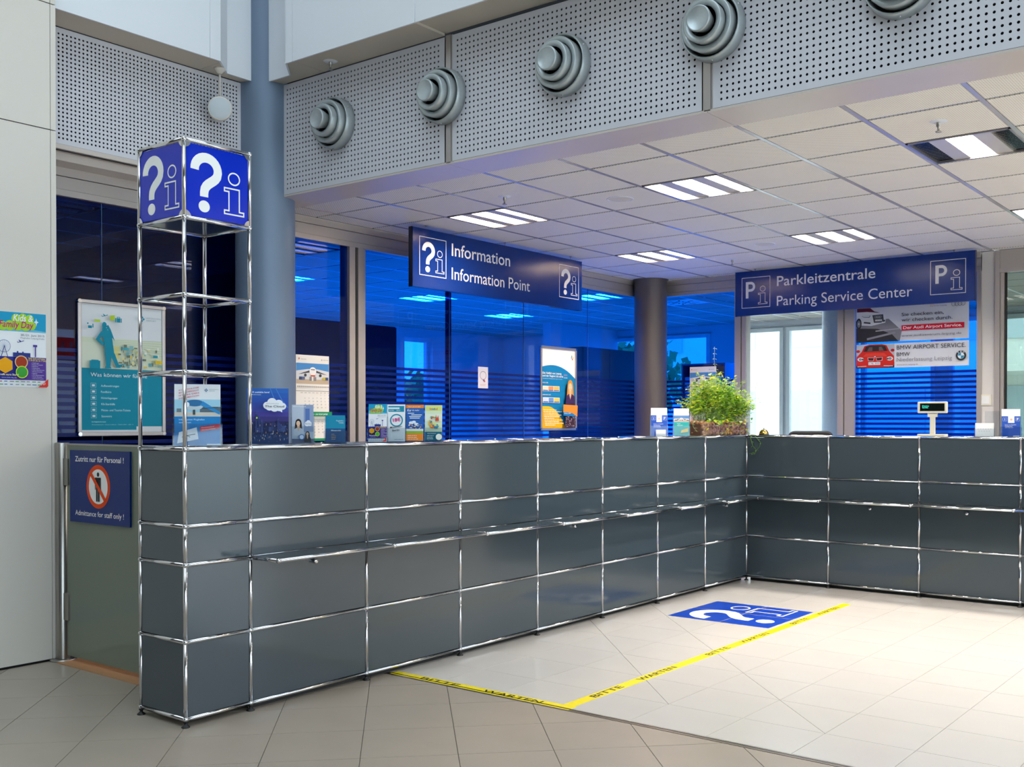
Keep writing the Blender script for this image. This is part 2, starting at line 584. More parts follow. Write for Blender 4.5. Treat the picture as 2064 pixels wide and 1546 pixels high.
# ---- white fascia over the counter recess, with the notch round the column
def vwall(p, q, z0, z1, t=0.012):
    d = Vector((q[0] - p[0], q[1] - p[1], 0)).normalized()
    n = Vector((-d.y, d.x, 0)) * t
    return MB().add([(p[0], p[1], z0), (q[0], q[1], z0), (q[0] + n.x, q[1] + n.y, z0), (p[0] + n.x, p[1] + n.y, z0),
                     (p[0], p[1], z1), (q[0], q[1], z1), (q[0] + n.x, q[1] + n.y, z1), (p[0] + n.x, p[1] + n.y, z1)],
                    [(0, 3, 2, 1), (4, 5, 6, 7), (0, 1, 5, 4), (1, 2, 6, 5), (2, 3, 7, 6), (3, 0, 4, 7)])
def slab(poly, z0, z1):
    n = len(poly)
    return MB().add([(x, y, z0) for x, y in poly] + [(x, y, z1) for x, y in poly],
                    [tuple(range(n))[::-1], tuple(range(n, 2 * n))] + [(i, (i + 1) % n, n + (i + 1) % n, n + i) for i in range(n)])
fas = sempty('wall_upper', (0, 0, 0), 'white upper wall panels that hang over the counter recess')
segs = [((-1.855, 0.345), (-1.855, 1.440)), ((-1.855, 1.443), (-1.855, 1.524)), ((-1.855, 1.524), (-2.03, 1.703)), ((-2.03, 1.703), (-2.03, 1.915)),
        ((-1.943, 1.987), (-1.716, 1.987)), ((-1.716, 1.987), (-1.547, 1.817)), ((-1.547, 1.817), (-1.475, 1.817)), ((-1.472, 1.817), (-0.335, 1.817)),
        ((-0.327, 1.817), (1.49, 1.817)), ((1.496, 1.817), (3.3, 1.817)), ((3.306, 1.817), (5.1, 1.817)), ((5.106, 1.817), (9.0, 1.817))]
for p, q in segs:
    vwall(p, q, ZF, TOP).build('upper_panel', M_FASCIA, fas)
M_SOFF2 = mat('fascia_soffit_lit_tan', 'C9BFB0', 0.5)  # tan cast of the light on the soffit, put into its colour
slab([(-2.043, 1.915), (-2.043, 1.712), (-1.876, 1.541), (-2.122, 1.541), (-2.122, 1.915)][::-1], ZF + 0.001, ZF + 0.02).build('soffit_panel', M_SOFF2, fas)
slab([(-1.868, 0.345), (-1.868, 1.535), (-1.872, 1.539), (-2.122, 1.539), (-2.122, 0.345)], ZF + 0.001, ZF + 0.02).build('soffit_panel', M_SOFF2, fas)
xs = (-1.47, -0.335, 1.49, 3.3, 5.1, 9.0)
slab([(-1.943, 2.094), (-1.943, 2.0), (-1.711, 2.0), (-1.541, 1.830), (-1.473, 1.830), (-1.473, 2.094)], ZF + 0.001, ZF + 0.02).build('soffit_panel', M_SOFF2, fas)
for a, b in zip(xs[:-1], xs[1:]):
    dz = 0.0 if a < -0.4 else 0.012
    slab([(a + 0.002, 1.830), (b - 0.006, 1.830), (b - 0.006, 2.094), (a + 0.002, 2.094)], ZF + 0.001 + dz, ZF + 0.02 + dz).build('soffit_panel', M_SOFF2, fas)

# ---- perforated bulkheads
def perf(w, h, pitch, r, edge, t=0.003, n=8):
    """sheet in XZ facing -y, punched with round holes"""
    b = MB()
    nx, nz = int((w - 2 * edge) / pitch), int((h - 2 * edge) / pitch)
    ox, oz = (w - nx * pitch) / 2, (h - nz * pitch) / 2
    b.add([(0, 0, 0), (w, 0, 0), (w, 0, oz), (0, 0, oz)], [(0, 1, 2, 3)])
    b.add([(0, 0, h - oz), (w, 0, h - oz), (w, 0, h), (0, 0, h)], [(0, 1, 2, 3)])
    b.add([(0, 0, oz), (ox, 0, oz), (ox, 0, h - oz), (0, 0, h - oz)], [(0, 1, 2, 3)])
    b.add([(w - ox, 0, oz), (w, 0, oz), (w, 0, h - oz), (w - ox, 0, h - oz)], [(0, 1, 2, 3)])
    hp = pitch / 2
    ring = [(hp * max(-1, min(1, 1.42 * math.cos(math.pi * (2 * k + 1) / n))), hp * max(-1, min(1, 1.42 * math.sin(math.pi * (2 * k + 1) / n)))) for k in range(n)]
    ring = [(hp * x, hp * z) for x, z in ((1, 0), (1, 1), (0, 1), (-1, 1), (-1, 0), (-1, -1), (0, -1), (1, -1))]
    for i in range(nx):
        for j in range(nz):
            cx, cz = ox + (i + 0.5) * pitch, oz + (j + 0.5) * pitch
            vs = [(cx + x, 0, cz + z) for x, z in ring] + [(cx + r * math.cos(math.pi * k / 4), 0, cz + r * math.sin(math.pi * k / 4)) for k in range(8)]
            vs += [(v[0], t, v[2]) for v in vs[8:16]]
            b.add(vs, [(k, (k + 1) % 8, 8 + (k + 1) % 8, 8 + k) for k in range(8)] + [(8 + k, 8 + (k + 1) % 8, 16 + (k + 1) % 8, 16 + k) for k in range(8)])
    return b
bk = sempty('wall_bulkhead', (0, 0, 0), 'perforated grey metal bulkhead above the counter recess')
px_ = [(-1.925, -0.343), (-0.278, 1.483), (1.548, 3.32), (3.385, 5.1)]
for a, b in px_:
    perf(b - a, 0.785, 0.0335, 0.0073, 0.022).build('perforated_panel', M_PERF, bk, (a, YP, 3.018))
for a, b in ((-0.343, -0.278), (1.483, 1.548), (3.32, 3.385)):
    MB().box((a + 0.002, YP + 0.006, 3.01), (b - 0.002, YP + 0.02, ZF)).box((a + 0.014, YP - 0.001, 3.01), (b - 0.014, YP + 0.02, ZF)).build('joint_strip', M_ALU, bk)
MB().box((5.1, YP, 3.02), (9.0, YP + 0.01, ZF)).build('plain_panel', M_PERF, bk)
MB().box((-1.93, YP + 0.024, 3.02), (9.0, YP + 0.034, ZF)).build('lining', M_PERFBACK, bk)
MB().box((-1.93, YP + 0.036, 3.02), (9.0, 2.39, ZF + 0.4)).build('core', M_DARK, bk)
for a, b in ((-1.925, -0.31), (-0.307, 1.515), (1.518, 3.352), (3.355, 5.1), (5.103, 9.0)):
    MB().box((a, YP - 0.001, 3.003), (b, 2.405, 3.016)).build('soffit_plank', M_SOFFIT, bk)
MB().box((-2.40, 2.10, 3.003), (-1.926, 2.405, 3.016)).build('soffit_plank', M_SOFFIT, bk)
MB().box((-2.40, YP + 0.03, 3.02), (-1.93, 2.39, ZF + 0.4)).build('core', M_DARK, bk)
b = perf(1.545, 0.71, 0.0265, 0.0068, 0.020).build('perforated_panel', M_PERF, bk, (XP, 0.345, 3.095), (0, 0, math.pi / 2))
MB().box((XP - 0.034, 0.345, 3.06), (XP - 0.024, 1.9, ZF)).build('lining', M_PERFBACK, bk)
MB().box((XP - 0.25, 0.345, 3.075), (XP - 0.036, 1.95, ZF + 0.3)).build('core', M_DARK, bk)
MB().box((XP - 0.27, 0.345, 3.065), (XP + 0.001, 1.93, 3.094)).build('soffit_plank', M_SOFFIT, bk)
MB().box((XG - 0.02, 0.345, 3.012), (XP - 0.07, 1.95, 3.064)).build('soffit_plank', M_SOFFIT, bk)

# ---- recess ceiling
GX, GY = 0.295, 2.767
GS = 0.604
CT = {}
def tile_ceiling(parent, x0, x1, y0, y1, skip, barm, wb=0.026, wx=0.012, tm=M_TILEC):
    xs = [x0] + [GX + GS * k for k in range(-40, 40) if x0 + 0.03 < GX + GS * k < x1 - 0.03] + [x1]
    ys = [y0] + [GY + GS * k for k in range(-40, 40) if y0 + 0.03 < GY + GS * k < y1 - 0.03] + [y1]
    for i in range(len(xs) - 1):
        for j in range(len(ys) - 1):
            cx, cy = (xs[i] + xs[i + 1]) / 2, (ys[j] + ys[j + 1]) / 2
            if any(abs(cx - q[0]) < 0.2 and abs(cy - q[1]) < 0.2 for q in skip):
                continue
            w, d = xs[i + 1] - xs[i] - wb - 0.006, ys[j + 1] - ys[j] - wx - 0.016
            if w < 0.03 or d < 0.03:
                continue
            k = (round(w, 3), round(d, 3), tm.name)
            if k not in CT:
                CT[k] = MB().box((-w / 2, -d / 2, 0), (w / 2, d / 2, 0.008)).mesh('ceiling_tile', tm)
            place('ceiling_tile', CT[k], parent, (cx, cy, ZC))
    for x in xs[1:-1]:
        MB().box((x - wb / 2, y0, ZC - 0.001), (x + wb / 2, y1, ZC + 0.03)).build('ceiling_bar', barm, parent)
    for y in ys[1:-1]:
        MB().box((x0, y - wx / 2, ZC + 0.003), (x1, y + wx / 2, ZC + 0.03)).build('ceiling_bar', barm, parent)
    MB().box((x0, y0, ZC + 0.09), (x1, y1, ZC + 0.10)).build('plenum', M_DARK, parent)
LX = [GX - 2.5 * GS + GS * 3 * k for k in range(5)]
LY = [GY + 1.5 * GS, GY + 5.5 * GS]
LAMPS = [(x, y) for x in LX for y in LY]
ceil = sempty('ceiling', (0, 0, 0), 'suspended ceiling of beige metal mesh tiles over the counters')
tile_ceiling(ceil, XG + 0.03, 9.0, 2.407, YB - 0.03, LAMPS, M_BARS)

# ---- glass walls of the office
M_GFRAME = mat('window_frame_alu', 'B9B1AC', 0.36, 0.5)
w1 = sempty('window_1', (XG, 0, 0), 'blue glass office wall behind the information counter')
MB().box((-0.10, 0.35, 2.832), (0.030, YB, 2.872)).build('frame_rail', M_GFRAME, w1)
MB().box((-0.10, 0.35, 2.875), (0.022, YB, 2.955)).build('frame_rail', M_GFRAME, w1)
MB().box((-0.10, 0.35, 2.958), (0.034, YB, ZC)).build('frame_rail', M_GFRAME, w1)
MB().box((-0.05, 0.35, 0.0), (0.03, YB, 0.07)).build('frame_rail', M_GFRAME, w1)
MB().box((-0.09, 3.130, 0.07), (0.028, 3.192, 2.832)).build('mullion', M_GFRAME, w1)
MB().box((-0.09, 3.196, 0.07), (0.006, 3.216, 2.832)).build('gasket', M_BLACK, w1)
MB().box((-0.09, 3.220, 0.07), (0.034, 3.275, 2.832)).box((-0.09, 3.275, 0.07), (0.020, 3.312, 2.832)).build('mullion', M_GFRAME, w1)
PAN = [(0.36, 0.975), (0.979, 3.128), (3.314, 4.371), (4.375, 5.471), (5.475, 6.591), (6.595, 7.70)]
M_EDGE = glassmat('glass_edge', (0.25, 0.55, 0.75), 0.1, 1.6, 0.4, (0.1, 0.35, 0.5))
def stripes(parent, n, z, pitch, h, along, a0, a1, c):
    for k in range(n):
        zz = z - k * pitch
        if along == 'y':
            MB().box((c, a0, zz - h), (c + 0.0012, a1, zz)).build('film_stripe', M_FILM, parent)
        else:
            MB().box((a0, c - 0.0012, zz - h), (a1, c, zz)).build('film_stripe', M_FILM, parent)
for a, b in PAN:
    MB().box((-0.008, a, 0.07), (0, b, 2.832)).build('pane', M_BLUEGLASS, w1)
    stripes(w1, 15, 1.862, 0.0498, 0.0250, 'y', a + 0.002, b - 0.002, 0.0004)
for y in (0.977, 4.373, 5.473, 6.593):
    MB().box((-0.009, y - 0.0018, 0.07), (0.001, y + 0.0018, 2.832)).build('glass_joint', M_EDGE, w1)
MB().box((-0.075, 4.395, 0.07), (-0.012, 4.410, 2.832)).build('glass_fin', glassmat('fin_glass', (0.10, 0.22, 0.5), 0.0, 1.5, 0.5, (0.002, 0.01, 0.10)), w1)

w2 = sempty('window_2', (0, YB, 0), 'blue and clear glass office wall behind the parking counter')
for z0, z1, d in ((2.832, 2.872, -0.030), (2.875, 2.955, -0.022), (2.958, ZC, -0.034), (0.0, 0.07, -0.03)):
    MB().box((XG, d, z0), (1.40, 0.10, z1)).build('frame_rail', M_GFRAME, w2)
for a, b, d in ((-1.196, -1.125, -0.030), (-1.115, -1.064, -0.018), (-0.017, 0.045, -0.030), (0.055, 0.165, -0.02), (1.366, 1.407, -0.028)):
    MB().box((a, d, 0.07), (b, 0.09, 2.832)).build('mullion', M_GFRAME, w2)
for a, b in ((XG + 0.03, -1.196), (0.166, 1.366)):
    MB().box((a, 0, 0.07), (b, 0.008, 2.832)).build('pane', M_BLUEGLASS, w2)
MB().box((-1.064, 0, 0.07), (-0.017, 0.008, 2.832)).build('pane', M_CLEAR, w2)
stripes(w2, 15, 1.862, 0.0498, 0.0250, 'x', XG + 0.04, -1.2, -0.0004)
stripes(w2, 15, 1.893, 0.0510, 0.0255, 'x', 0.168, 1.364, -0.0004)
wbk = sempty('wall_back', (0, YB, 0), 'white wall strip between the blue pane and the office door')
MB().box((1.4075, -0.010, 0), (1.528, 0.25, ZC)).build('wall_panel', mat('pillar_white', 'D8D2CC', 0.5), wbk)
MB().box((2.75, -0.010, 0), (9.0, 0.25, ZC)).build('wall_panel', M_WHITE, wbk)
d1 = sempty('door_1', (1.53, YB, 0), 'framed glass sliding door at the right end of the back wall')
MB().box((0, -0.03, 0), (0.042, 0.08, ZC)).build('jamb', M_GFRAME, d1)
MB().box((0.044, -0.02, 2.84), (1.22, 0.10, ZC)).build('header', M_GFRAME, d1)
MB().box((0.044, -0.034, 2.80), (1.22, 0.04, 2.838)).build('header', M_GFRAME, d1)
MB().box((0.046, -0.012, 0.01), (0.078, 0.03, 2.80)).build('door_stile', M_GFRAME, d1)
MB().box((0.080, 0.006, 0.01), (0.098, 0.03, 2.80)).build('gasket', M_BLACK, d1)
MB().box((0.098, 0.010, 0.02), (1.22, 0.018, 2.80)).build('pane', glassmat('door_glass', (0.55, 0.62, 0.58), 0.0, 1.5), d1)
MB().box((0.22, 0.35, 0.0), (1.6, 0.37, 2.45)).build('frosted_screen', mat('pale_green_screen', 'B9C4B8', 0.5), d1)
MB().box((0.19, 0.30, 2.46), (1.6, 0.42, 2.95)).build('reflection_board', M_CAB, d1)  # added dark board in place of the dark ceiling reflected in the upper glass
MB().box((0.19, 0.33, 0.0), (0.22, 0.39, 2.45)).build('screen_post', M_FRAME, d1)

# ---- office behind the glass: rooms, windows, ceiling
wo = sempty('wall_office', (0, 0, 0), 'pale office walls and window front seen through the glass')
def wall_open(along, c, a0, a1, z0, z1, ops, t):
    """wall strip with rectangular window openings"""
    def bx(p0, p1, q0, q1):
        if p1 - p0 < 0.005 or q1 - q0 < 0.005:
            return
        A = ((c, p0, q0), (c + t, p1, q1)) if along == 'y' else ((p0, c, q0), (p1, c + t, q1))
        MB().box(*A).build('wall_section', M_OFFW, wo)
    cur = a0
    for (p0, p1, q0, q1) in sorted(ops):
        bx(cur, p0, z0, z1); bx(p0, p1, z0, q0); bx(p0, p1, q1, z1); cur = p1
        def fr(u0, u1, w0, w1):
            A = ((c - 0.02, u0, w0), (c + 0.05, u1, w1)) if along == 'y' else ((u0, c - 0.03, w0), (u1, c + 0.06, w1))
            MB().box(*A).build('window_frame', mat('window_frame_white', 'DCE8EE', 0.5), wo)
        fr(p0, p0 + 0.06, q0, q1); fr(p1 - 0.06, p1, q0, q1); fr(p0 + 0.06, p1 - 0.06, q0, q0 + 0.06); fr(p0 + 0.06, p1 - 0.06, q1 - 0.06, q1)
        A = ((c + 0.01, p0 + 0.06, q0 + 0.06), (c + 0.016, p1 - 0.06, q1 - 0.06)) if along == 'y' else ((p0 + 0.06, c + 0.01, q0 + 0.06), (p1 - 0.06, c + 0.016, q1 - 0.06))
        MB().box(*A).build('pane', M_CLEAR, wo)
    bx(cur, a1, z0, z1)
wall_open('y', -8.95, 0.0, 12.9, 0, ZC + 0.1, [(10.22, 10.93, 0.25, 2.86)], 0.15)
wall_open('x', 12.9, -8.95, 5.2, 0, ZC + 0.1, [(-7.80, -6.75, 0.5, 2.87), (-6.55, -5.5, 0.5, 2.87), (-5.3, -4.3, 0.5, 2.87), (-3.85, -2.98, 0.25, 2.90),
          (-2.93, -1.95, 0.25, 2.90), (-1.7, -0.6, 0.25, 2.90), (-0.4, 0.7, 0.25, 2.90), (1.0, 2.1, 0.25, 2.90), (2.4, 3.5, 0.25, 2.9)], 0.15)
MB().box((-8.95, -0.15, 0), (-2.5, 0.0, ZC + 0.1)).build('wall_section', M_OFFW, wo)
MB().box((5.2, YB, 0), (5.35, 13.0, ZC + 0.1)).build('wall_section', M_OFFW, wo)
MB().box((-8.9, 2.46, 0.002), (-2.62, 2.52, 2.60)).build('added_partition', mat('added_partition_dark', '33435C', 0.3), wo)  # wall added to keep light from the left room and darken its panes
MB().box((-8.9, 2.46, 2.602), (-2.62, 2.52, ZC)).build('added_partition', mat('added_partition_upper', '46586E', 0.4), wo)
MB().box((-6.3, 10.9, 0), (-6.15, 12.9, ZC + 0.1)).build('wall_section', M_OFFW, wo)
MB().box((-8.9, 0.0, -0.003), (XG - 0.06, 12.9, 0.002)).build('office_carpet', mat('carpet_grey', 'D5D9DE', 0.9), floor)
co = sempty('ceiling_office', (0, 0, 0), 'office ceiling of mesh tiles with white bars seen through the blue glass')
M_WBAR = mat('ceiling_bar_white', 'F4F6F8', 0.4)
OL = [(GX - 6.5 * GS, GY + 1.5 * GS), (GX - 6.5 * GS, GY + 5.5 * GS), (GX - 9.5 * GS, GY + 3.5 * GS), (GX - 9.5 * GS, GY + 7.5 * GS), (GX - 6.5 * GS, GY + 9.5 * GS), (GX - 6.5 * GS, GY - 2.5 * GS), (GX - 10.5 * GS, GY + 11.5 * GS)]
OD = [(GX - 5.5 * GS, GY + 2.5 * GS), (GX - 5.5 * GS, GY + 4.5 * GS), (GX - 7.5 * GS, GY + 8.5 * GS), (GX - 5.5 * GS, GY + 11.5 * GS)]
RL = [(GX - 2.5 * GS, GY + 10.5 * GS), (GX + 0.5 * GS, GY + 10.5 * GS), (GX + 3.5 * GS, GY + 10.5 * GS)]
RD = [(GX - 3.5 * GS, GY + 13.5 * GS), (GX - 1.5 * GS, GY + 11.5 * GS)]
M_OTILE = mat('office_tile', '9C9A96', 0.7)
tile_ceiling(co, -8.8, XG - 0.1, 0.0, 12.9, OL + OD, M_WBAR, 0.026, 0.020, M_OTILE)
co2 = sempty('ceiling_rear', (0, 0, 0), 'rear office ceiling of mesh tiles behind the parking counter')
tile_ceiling(co2, XG - 0.1, 5.2, YB + 0.1, 12.9, RL + RD, M_WBAR, 0.026, 0.020, M_OTILE)

# ---- outside: paving, a pale building and trees
out = struct(MB().box((-60, 13.05, -0.5), (60, 80, -0.45)).box((-60, -60, -0.5), (-9, 13.05, -0.45)).box((9.3, -60, -0.5), (60, 13.05, -0.45)).build('ground_outside', mat('outside_paving', 'E6E4DE', 0.8)))

# ================================================================== columns
def column(name, label, x, y, d, m, z1, cat='column'):
    t = thing(name, label, cat, (x, y, 0))
    MB().lathe([(d / 2, 0.0), (d / 2, z1)], n=56).build('shaft', m, t)
    MB().lathe([(d / 2 + 0.004, 0.0), (d / 2 + 0.004, 0.06), (d / 2, 0.062)], n=56).build('base_ring', M_STEEL, t)
    return t
c1 = column('column', 'tall grey-blue round column beside the question mark tower', XP, YP, 0.425, M_COL, TOP)
c2 = column('column', 'dark brown-grey round column in the corner of the blue glass walls', -2.163, 7.52, 0.372, M_COL2, ZC)
MB().lathe([(0.186, ZC - 0.006), (0.205, ZC - 0.006), (0.205, ZC - 0.001), (0.186, ZC - 0.001)], n=48).build('collar', M_COL2, c2)
c3 = column('column', 'pale blue round column behind the clear pane of the back wall', -0.335, 8.62, 0.42, M_COL3, ZC)

# ================================================================== modular counters
TUBE, BALLR = 0.0095, 0.0128
_tm = {}
def tube_mesh(L):
    k = round(L, 3)
    if k not in _tm:
        _tm[k] = MB().tube((0, 0, 0), (0, 0, k), TUBE, 14).mesh('tube', M_CHROME)
    return _tm[k]
ball_me = MB().lathe([(BALLR * math.sin(math.pi * k / 8) + 1e-5, -BALLR * math.cos(math.pi * k / 8)) for k in range(9)], n=14).mesh('connector_ball', M_CHROME)
foot_me = MB().lathe([(0.019, 0), (0.0195, 0.004), (0.012, 0.010), (0.007, 0.014), (0.0075, 0.020), (0.011, 0.024), (0.011, Z0 - 0.005), (0.0001, Z0 - 0.005)], n=16).mesh('foot', M_BLACK)
_pmesh = {}
def panel_mesh(w, h, name='panel', t=0.006, m=None):
    k = (round(w, 3), round(h, 3), name)
    if k not in _pmesh:
        # slightly raised rim and pressed edge like a folded steel panel
        b = MB().box((-w / 2, -t / 2, -h / 2), (w / 2, t / 2, h / 2))
        _pmesh[k] = b.mesh(name, m or M_ANTH)
    return _pmesh[k]
class Rack:
    """frame of chromed tubes and balls; every strut is laid once"""
    def __init__(s, root):
        s.root = root; s.b = set(); s.t = set()
    def ball(s, p):
        k = tuple(round(c, 3) for c in p)
        if k not in s.b:
            s.b.add(k); place('connector_ball', ball_me, s.root, k)
    def tube(s, p, q):
        a, b = sorted((tuple(round(c, 3) for c in p), tuple(round(c, 3) for c in q)))
        if (a, b) in s.t:
            return
        s.t.add((a, b))
        d = Vector(b) - Vector(a)
        o = place('tube', tube_mesh(d.length), s.root, a)
        o.rotation_euler = d.to_track_quat('Z', 'Y').to_euler()
        s.ball(a); s.ball(b)

LV = [Z0, Z0 + 0.35, Z0 + 0.70, Z0 + 0.875, Z0 + 1.225]
DEP = 0.357
YS = [0.0, 0.355] + [0.355 + 0.75 * k for k in range(1, 8)]
info = thing('information_counter', 'long anthracite counter with chrome tubes and an open corner tower, left of the corner', 'counter', (0, 0, 0))
rk = Rack(info)
for y in YS:
    for x in (0, -DEP):
        for a, b in zip(LV[:-1], LV[1:]):
            if x == 0 or y < 0.5:
                rk.tube((x, y, a), (x, y, b))
        if x != 0 and y >= 0.5:
            rk.tube((x, y, LV[0]), (x, y, LV[4]))
        place('foot', foot_me, info, (x, y, 0))
for a, b in zip(YS[:-1], YS[1:]):
    for z in LV:
        rk.tube((0, a, z), (0, b, z))
    for z in (LV[0], LV[4]):
        rk.tube((-DEP, a, z), (-DEP, b, z))
for y in YS:
    for z in ((LV if y < 0.1 else (LV[0], LV[4]))):
        rk.tube((0, y, z), (-DEP, y, z))
for a, b in zip(YS[:-1], YS[1:]):
    for z0, z1 in zip(LV[:-1], LV[1:]):
        place('panel', panel_mesh(b - a - 0.020, z1 - z0 - 0.020), info, (-0.001, (a + b) / 2, (z0 + z1) / 2), (0, 0, math.pi / 2))
    place('back_panel', panel_mesh(b - a - 0.020, 1.225 - 0.02, 'back_panel'), info, (-DEP, (a + b) / 2, Z0 + 0.6125), (0, 0, math.pi / 2))
    place('top_panel', panel_mesh(b - a - 0.020, DEP - 0.020, 'top_panel'), info, (-DEP / 2, (a + b) / 2, LV[4] + 0.003), (math.pi / 2, 0, math.pi / 2))
    place('bottom_panel', panel_mesh(b - a - 0.020, DEP - 0.020, 'bottom_panel'), info, (-DEP / 2, (a + b) / 2, LV[0]), (math.pi / 2, 0, math.pi / 2))
for z0, z1 in zip(LV[:-1], LV[1:]):
    place('panel', panel_mesh(DEP - 0.020, z1 - z0 - 0.020), info, (-DEP / 2, 0.001, (z0 + z1) / 2))
MB().box((-0.05, 0.37, 0.0), (-0.04, YS[-1] - 0.02, Z0 - 0.004)).build('plinth', M_BLACK, info)
# open tower above the first bay
TV = [LV[4] + 0.35 * k for k in range(5)]
for x in (0, -DEP):
    for y in (0, 0.355):
        for a, b in zip(TV[:-1], TV[1:]):
            rk.tube((x, y, a), (x, y, b))
for z in TV[1:]:
    for x in (0, -DEP):
        rk.tube((x, 0, z), (x, 0.355, z))
    for y in (0, 0.355):
        rk.tube((0, y, z), (-DEP, y, z))
place('tower_shelf', panel_mesh(0.335, DEP - 0.02, 'tower_shelf', 0.004), info, (-DEP / 2, 0.1775, TV[3]), (math.pi / 2, 0, math.pi / 2))
# blue question-mark faces of the tower head with chrome corner clips
clip_me = MB().add([(0, 0, 0)] + [(0.034 * math.cos(math.pi / 2 * k / 6), 0, 0.034 * math.sin(math.pi / 2 * k / 6)) for k in range(7)],
                   [tuple(range(8))]).mesh('corner_clip', M_CHROME)
def cube_face(w, loc, rz):
    h = 0.35
    f = MB().box((0.011, 0, 0.011), (w - 0.011, 0.004, h - 0.011)).build('sign_panel', M_BLUE2, info, loc, (0, 0, rz))
    p = Print()
    qmark(p, 0.012, 0.012, w - 0.024, h - 0.024, 'F4F4F2')
    imark(p, 0.012, 0.012, w - 0.024, h - 0.024, 'F4F4F2')
    p.build('question_mark_print', f, (0, 0, 0))
    for cx, cz, r in ((0.0, 0.0, 0), (w, 0.0, -math.pi / 2), (w, h, math.pi), (0.0, h, math.pi / 2)):
        place('corner_clip', clip_me, f, (cx, -0.0035, cz), (0, r, 0))
cube_face(0.355, (0.002, 0, TV[3]), math.pi / 2)
cube_face(DEP, (-DEP, -0.002, TV[3]), 0)
cube_face(0.355, (-DEP - 0.002, 0.355, TV[3]), -math.pi / 2)
# leaning shelf along the customer side
SD = 0.212
for k, (a, b) in enumerate(zip(YS[1:-1], YS[2:])):
    if k == 6:
        b = YS[-1] - SD
    rk.tube((SD, a, LV[2]), (SD, b, LV[2]))
    place('shelf_board', panel_mesh(b - a - 0.020, SD - 0.020, 'shelf_board', 0.008), info, (SD / 2, (a + b) / 2, LV[2] + 0.003), (math.pi / 2, 0, math.pi / 2))
for y in YS[1:-1]:
    rk.tube((0, y, LV[2]), (SD, y, LV[2]))
lock_me = MB().lathe([(0.0125, 0), (0.0125, 0.022), (0.011, 0.024), (0.0001, 0.024)], n=18).mesh('lock', M_CHROME)
for y in (0.743, 3.002, 5.21):
    place('lock', lock_me, info, (0, y, Z0 + 0.643), (0, math.pi / 2, 0))

YC = YS[-1]
park = thing('parking_counter', 'anthracite counter with chrome tubes running right from the corner', 'counter', (0, YC, 0))
rp = Rack(park)
XSS = [0.0, 0.75, 1.5, 2.25, 3.0]
for x in XSS[1:]:
    for y in (0, DEP):
        if y == 0:
            for a, b in zip(LV[:-1], LV[1:]):
                rp.tube((x, y, a), (x, y, b))
        else:
            rp.tube((x, y, LV[0]), (x, y, LV[4]))
        place('foot', foot_me, park, (x, y, 0))
    for z in (LV[0], LV[4]):
        rp.tube((x, 0, z), (x, DEP, z))
for x in (0.0, -DEP):
    rp.tube((x, DEP, LV[0]), (x, DEP, LV[4])); place('foot', foot_me, park, (x, DEP, 0))
rp.tube((-DEP, DEP, LV[4]), (0, DEP, LV[4])); rp.tube((-DEP, 0, LV[4]), (-DEP, DEP, LV[4]))
place('top_panel', panel_mesh(DEP - 0.02, DEP - 0.02, 'top_panel'), park, (-DEP / 2, DEP / 2, LV[4] + 0.003), (math.pi / 2, 0, 0))
for a, b in zip(XSS[:-1], XSS[1:]):
    for z in LV:
        rp.tube((a, 0, z), (b, 0, z))
    for z in (LV[0], LV[4]):
        rp.tube((a, DEP, z), (b, DEP, z))
    for z0, z1 in zip(LV[:-1], LV[1:]):
        place('panel', panel_mesh(b - a - 0.020, z1 - z0 - 0.020), park, ((a + b) / 2, 0.001, (z0 + z1) / 2))
    place('back_panel', panel_mesh(b - a - 0.020, 1.225 - 0.02, 'back_panel'), park, ((a + b) / 2, DEP, Z0 + 0.6125))
    place('top_panel', panel_mesh(b - a - 0.020, DEP - 0.020, 'top_panel'), park, ((a + b) / 2, DEP / 2, LV[4] + 0.003), (math.pi / 2, 0, 0))
    place('bottom_panel', panel_mesh(b - a - 0.020, DEP - 0.020, 'bottom_panel'), park, ((a + b) / 2, DEP / 2, LV[0]), (math.pi / 2, 0, 0))
    a2 = SD if a == 0 else a
    rp.tube((a2, -SD, LV[2]), (b, -SD, LV[2])); rp.tube((b, 0, LV[2]), (b, -SD, LV[2]))
    place('shelf_board', panel_mesh(b - a - 0.020, SD - 0.020, 'shelf_board', 0.008), park, ((a + b) / 2, -SD / 2, LV[2] + 0.003), (math.pi / 2, 0, 0))
MB().box((0.02, 0.04, 0.0), (2.98, 0.05, Z0 - 0.004)).build('plinth', M_BLACK, park)
place('end_panel', panel_mesh(DEP - 0.02, 1.225 - 0.02, 'end_panel'), park, (3.0, DEP / 2, Z0 + 0.6125), (0, 0, math.pi / 2))
for x in (1.11, 1.868):
    place('lock', lock_me, park, (x, 0, Z0 + 0.646), (math.pi / 2, 0, 0))

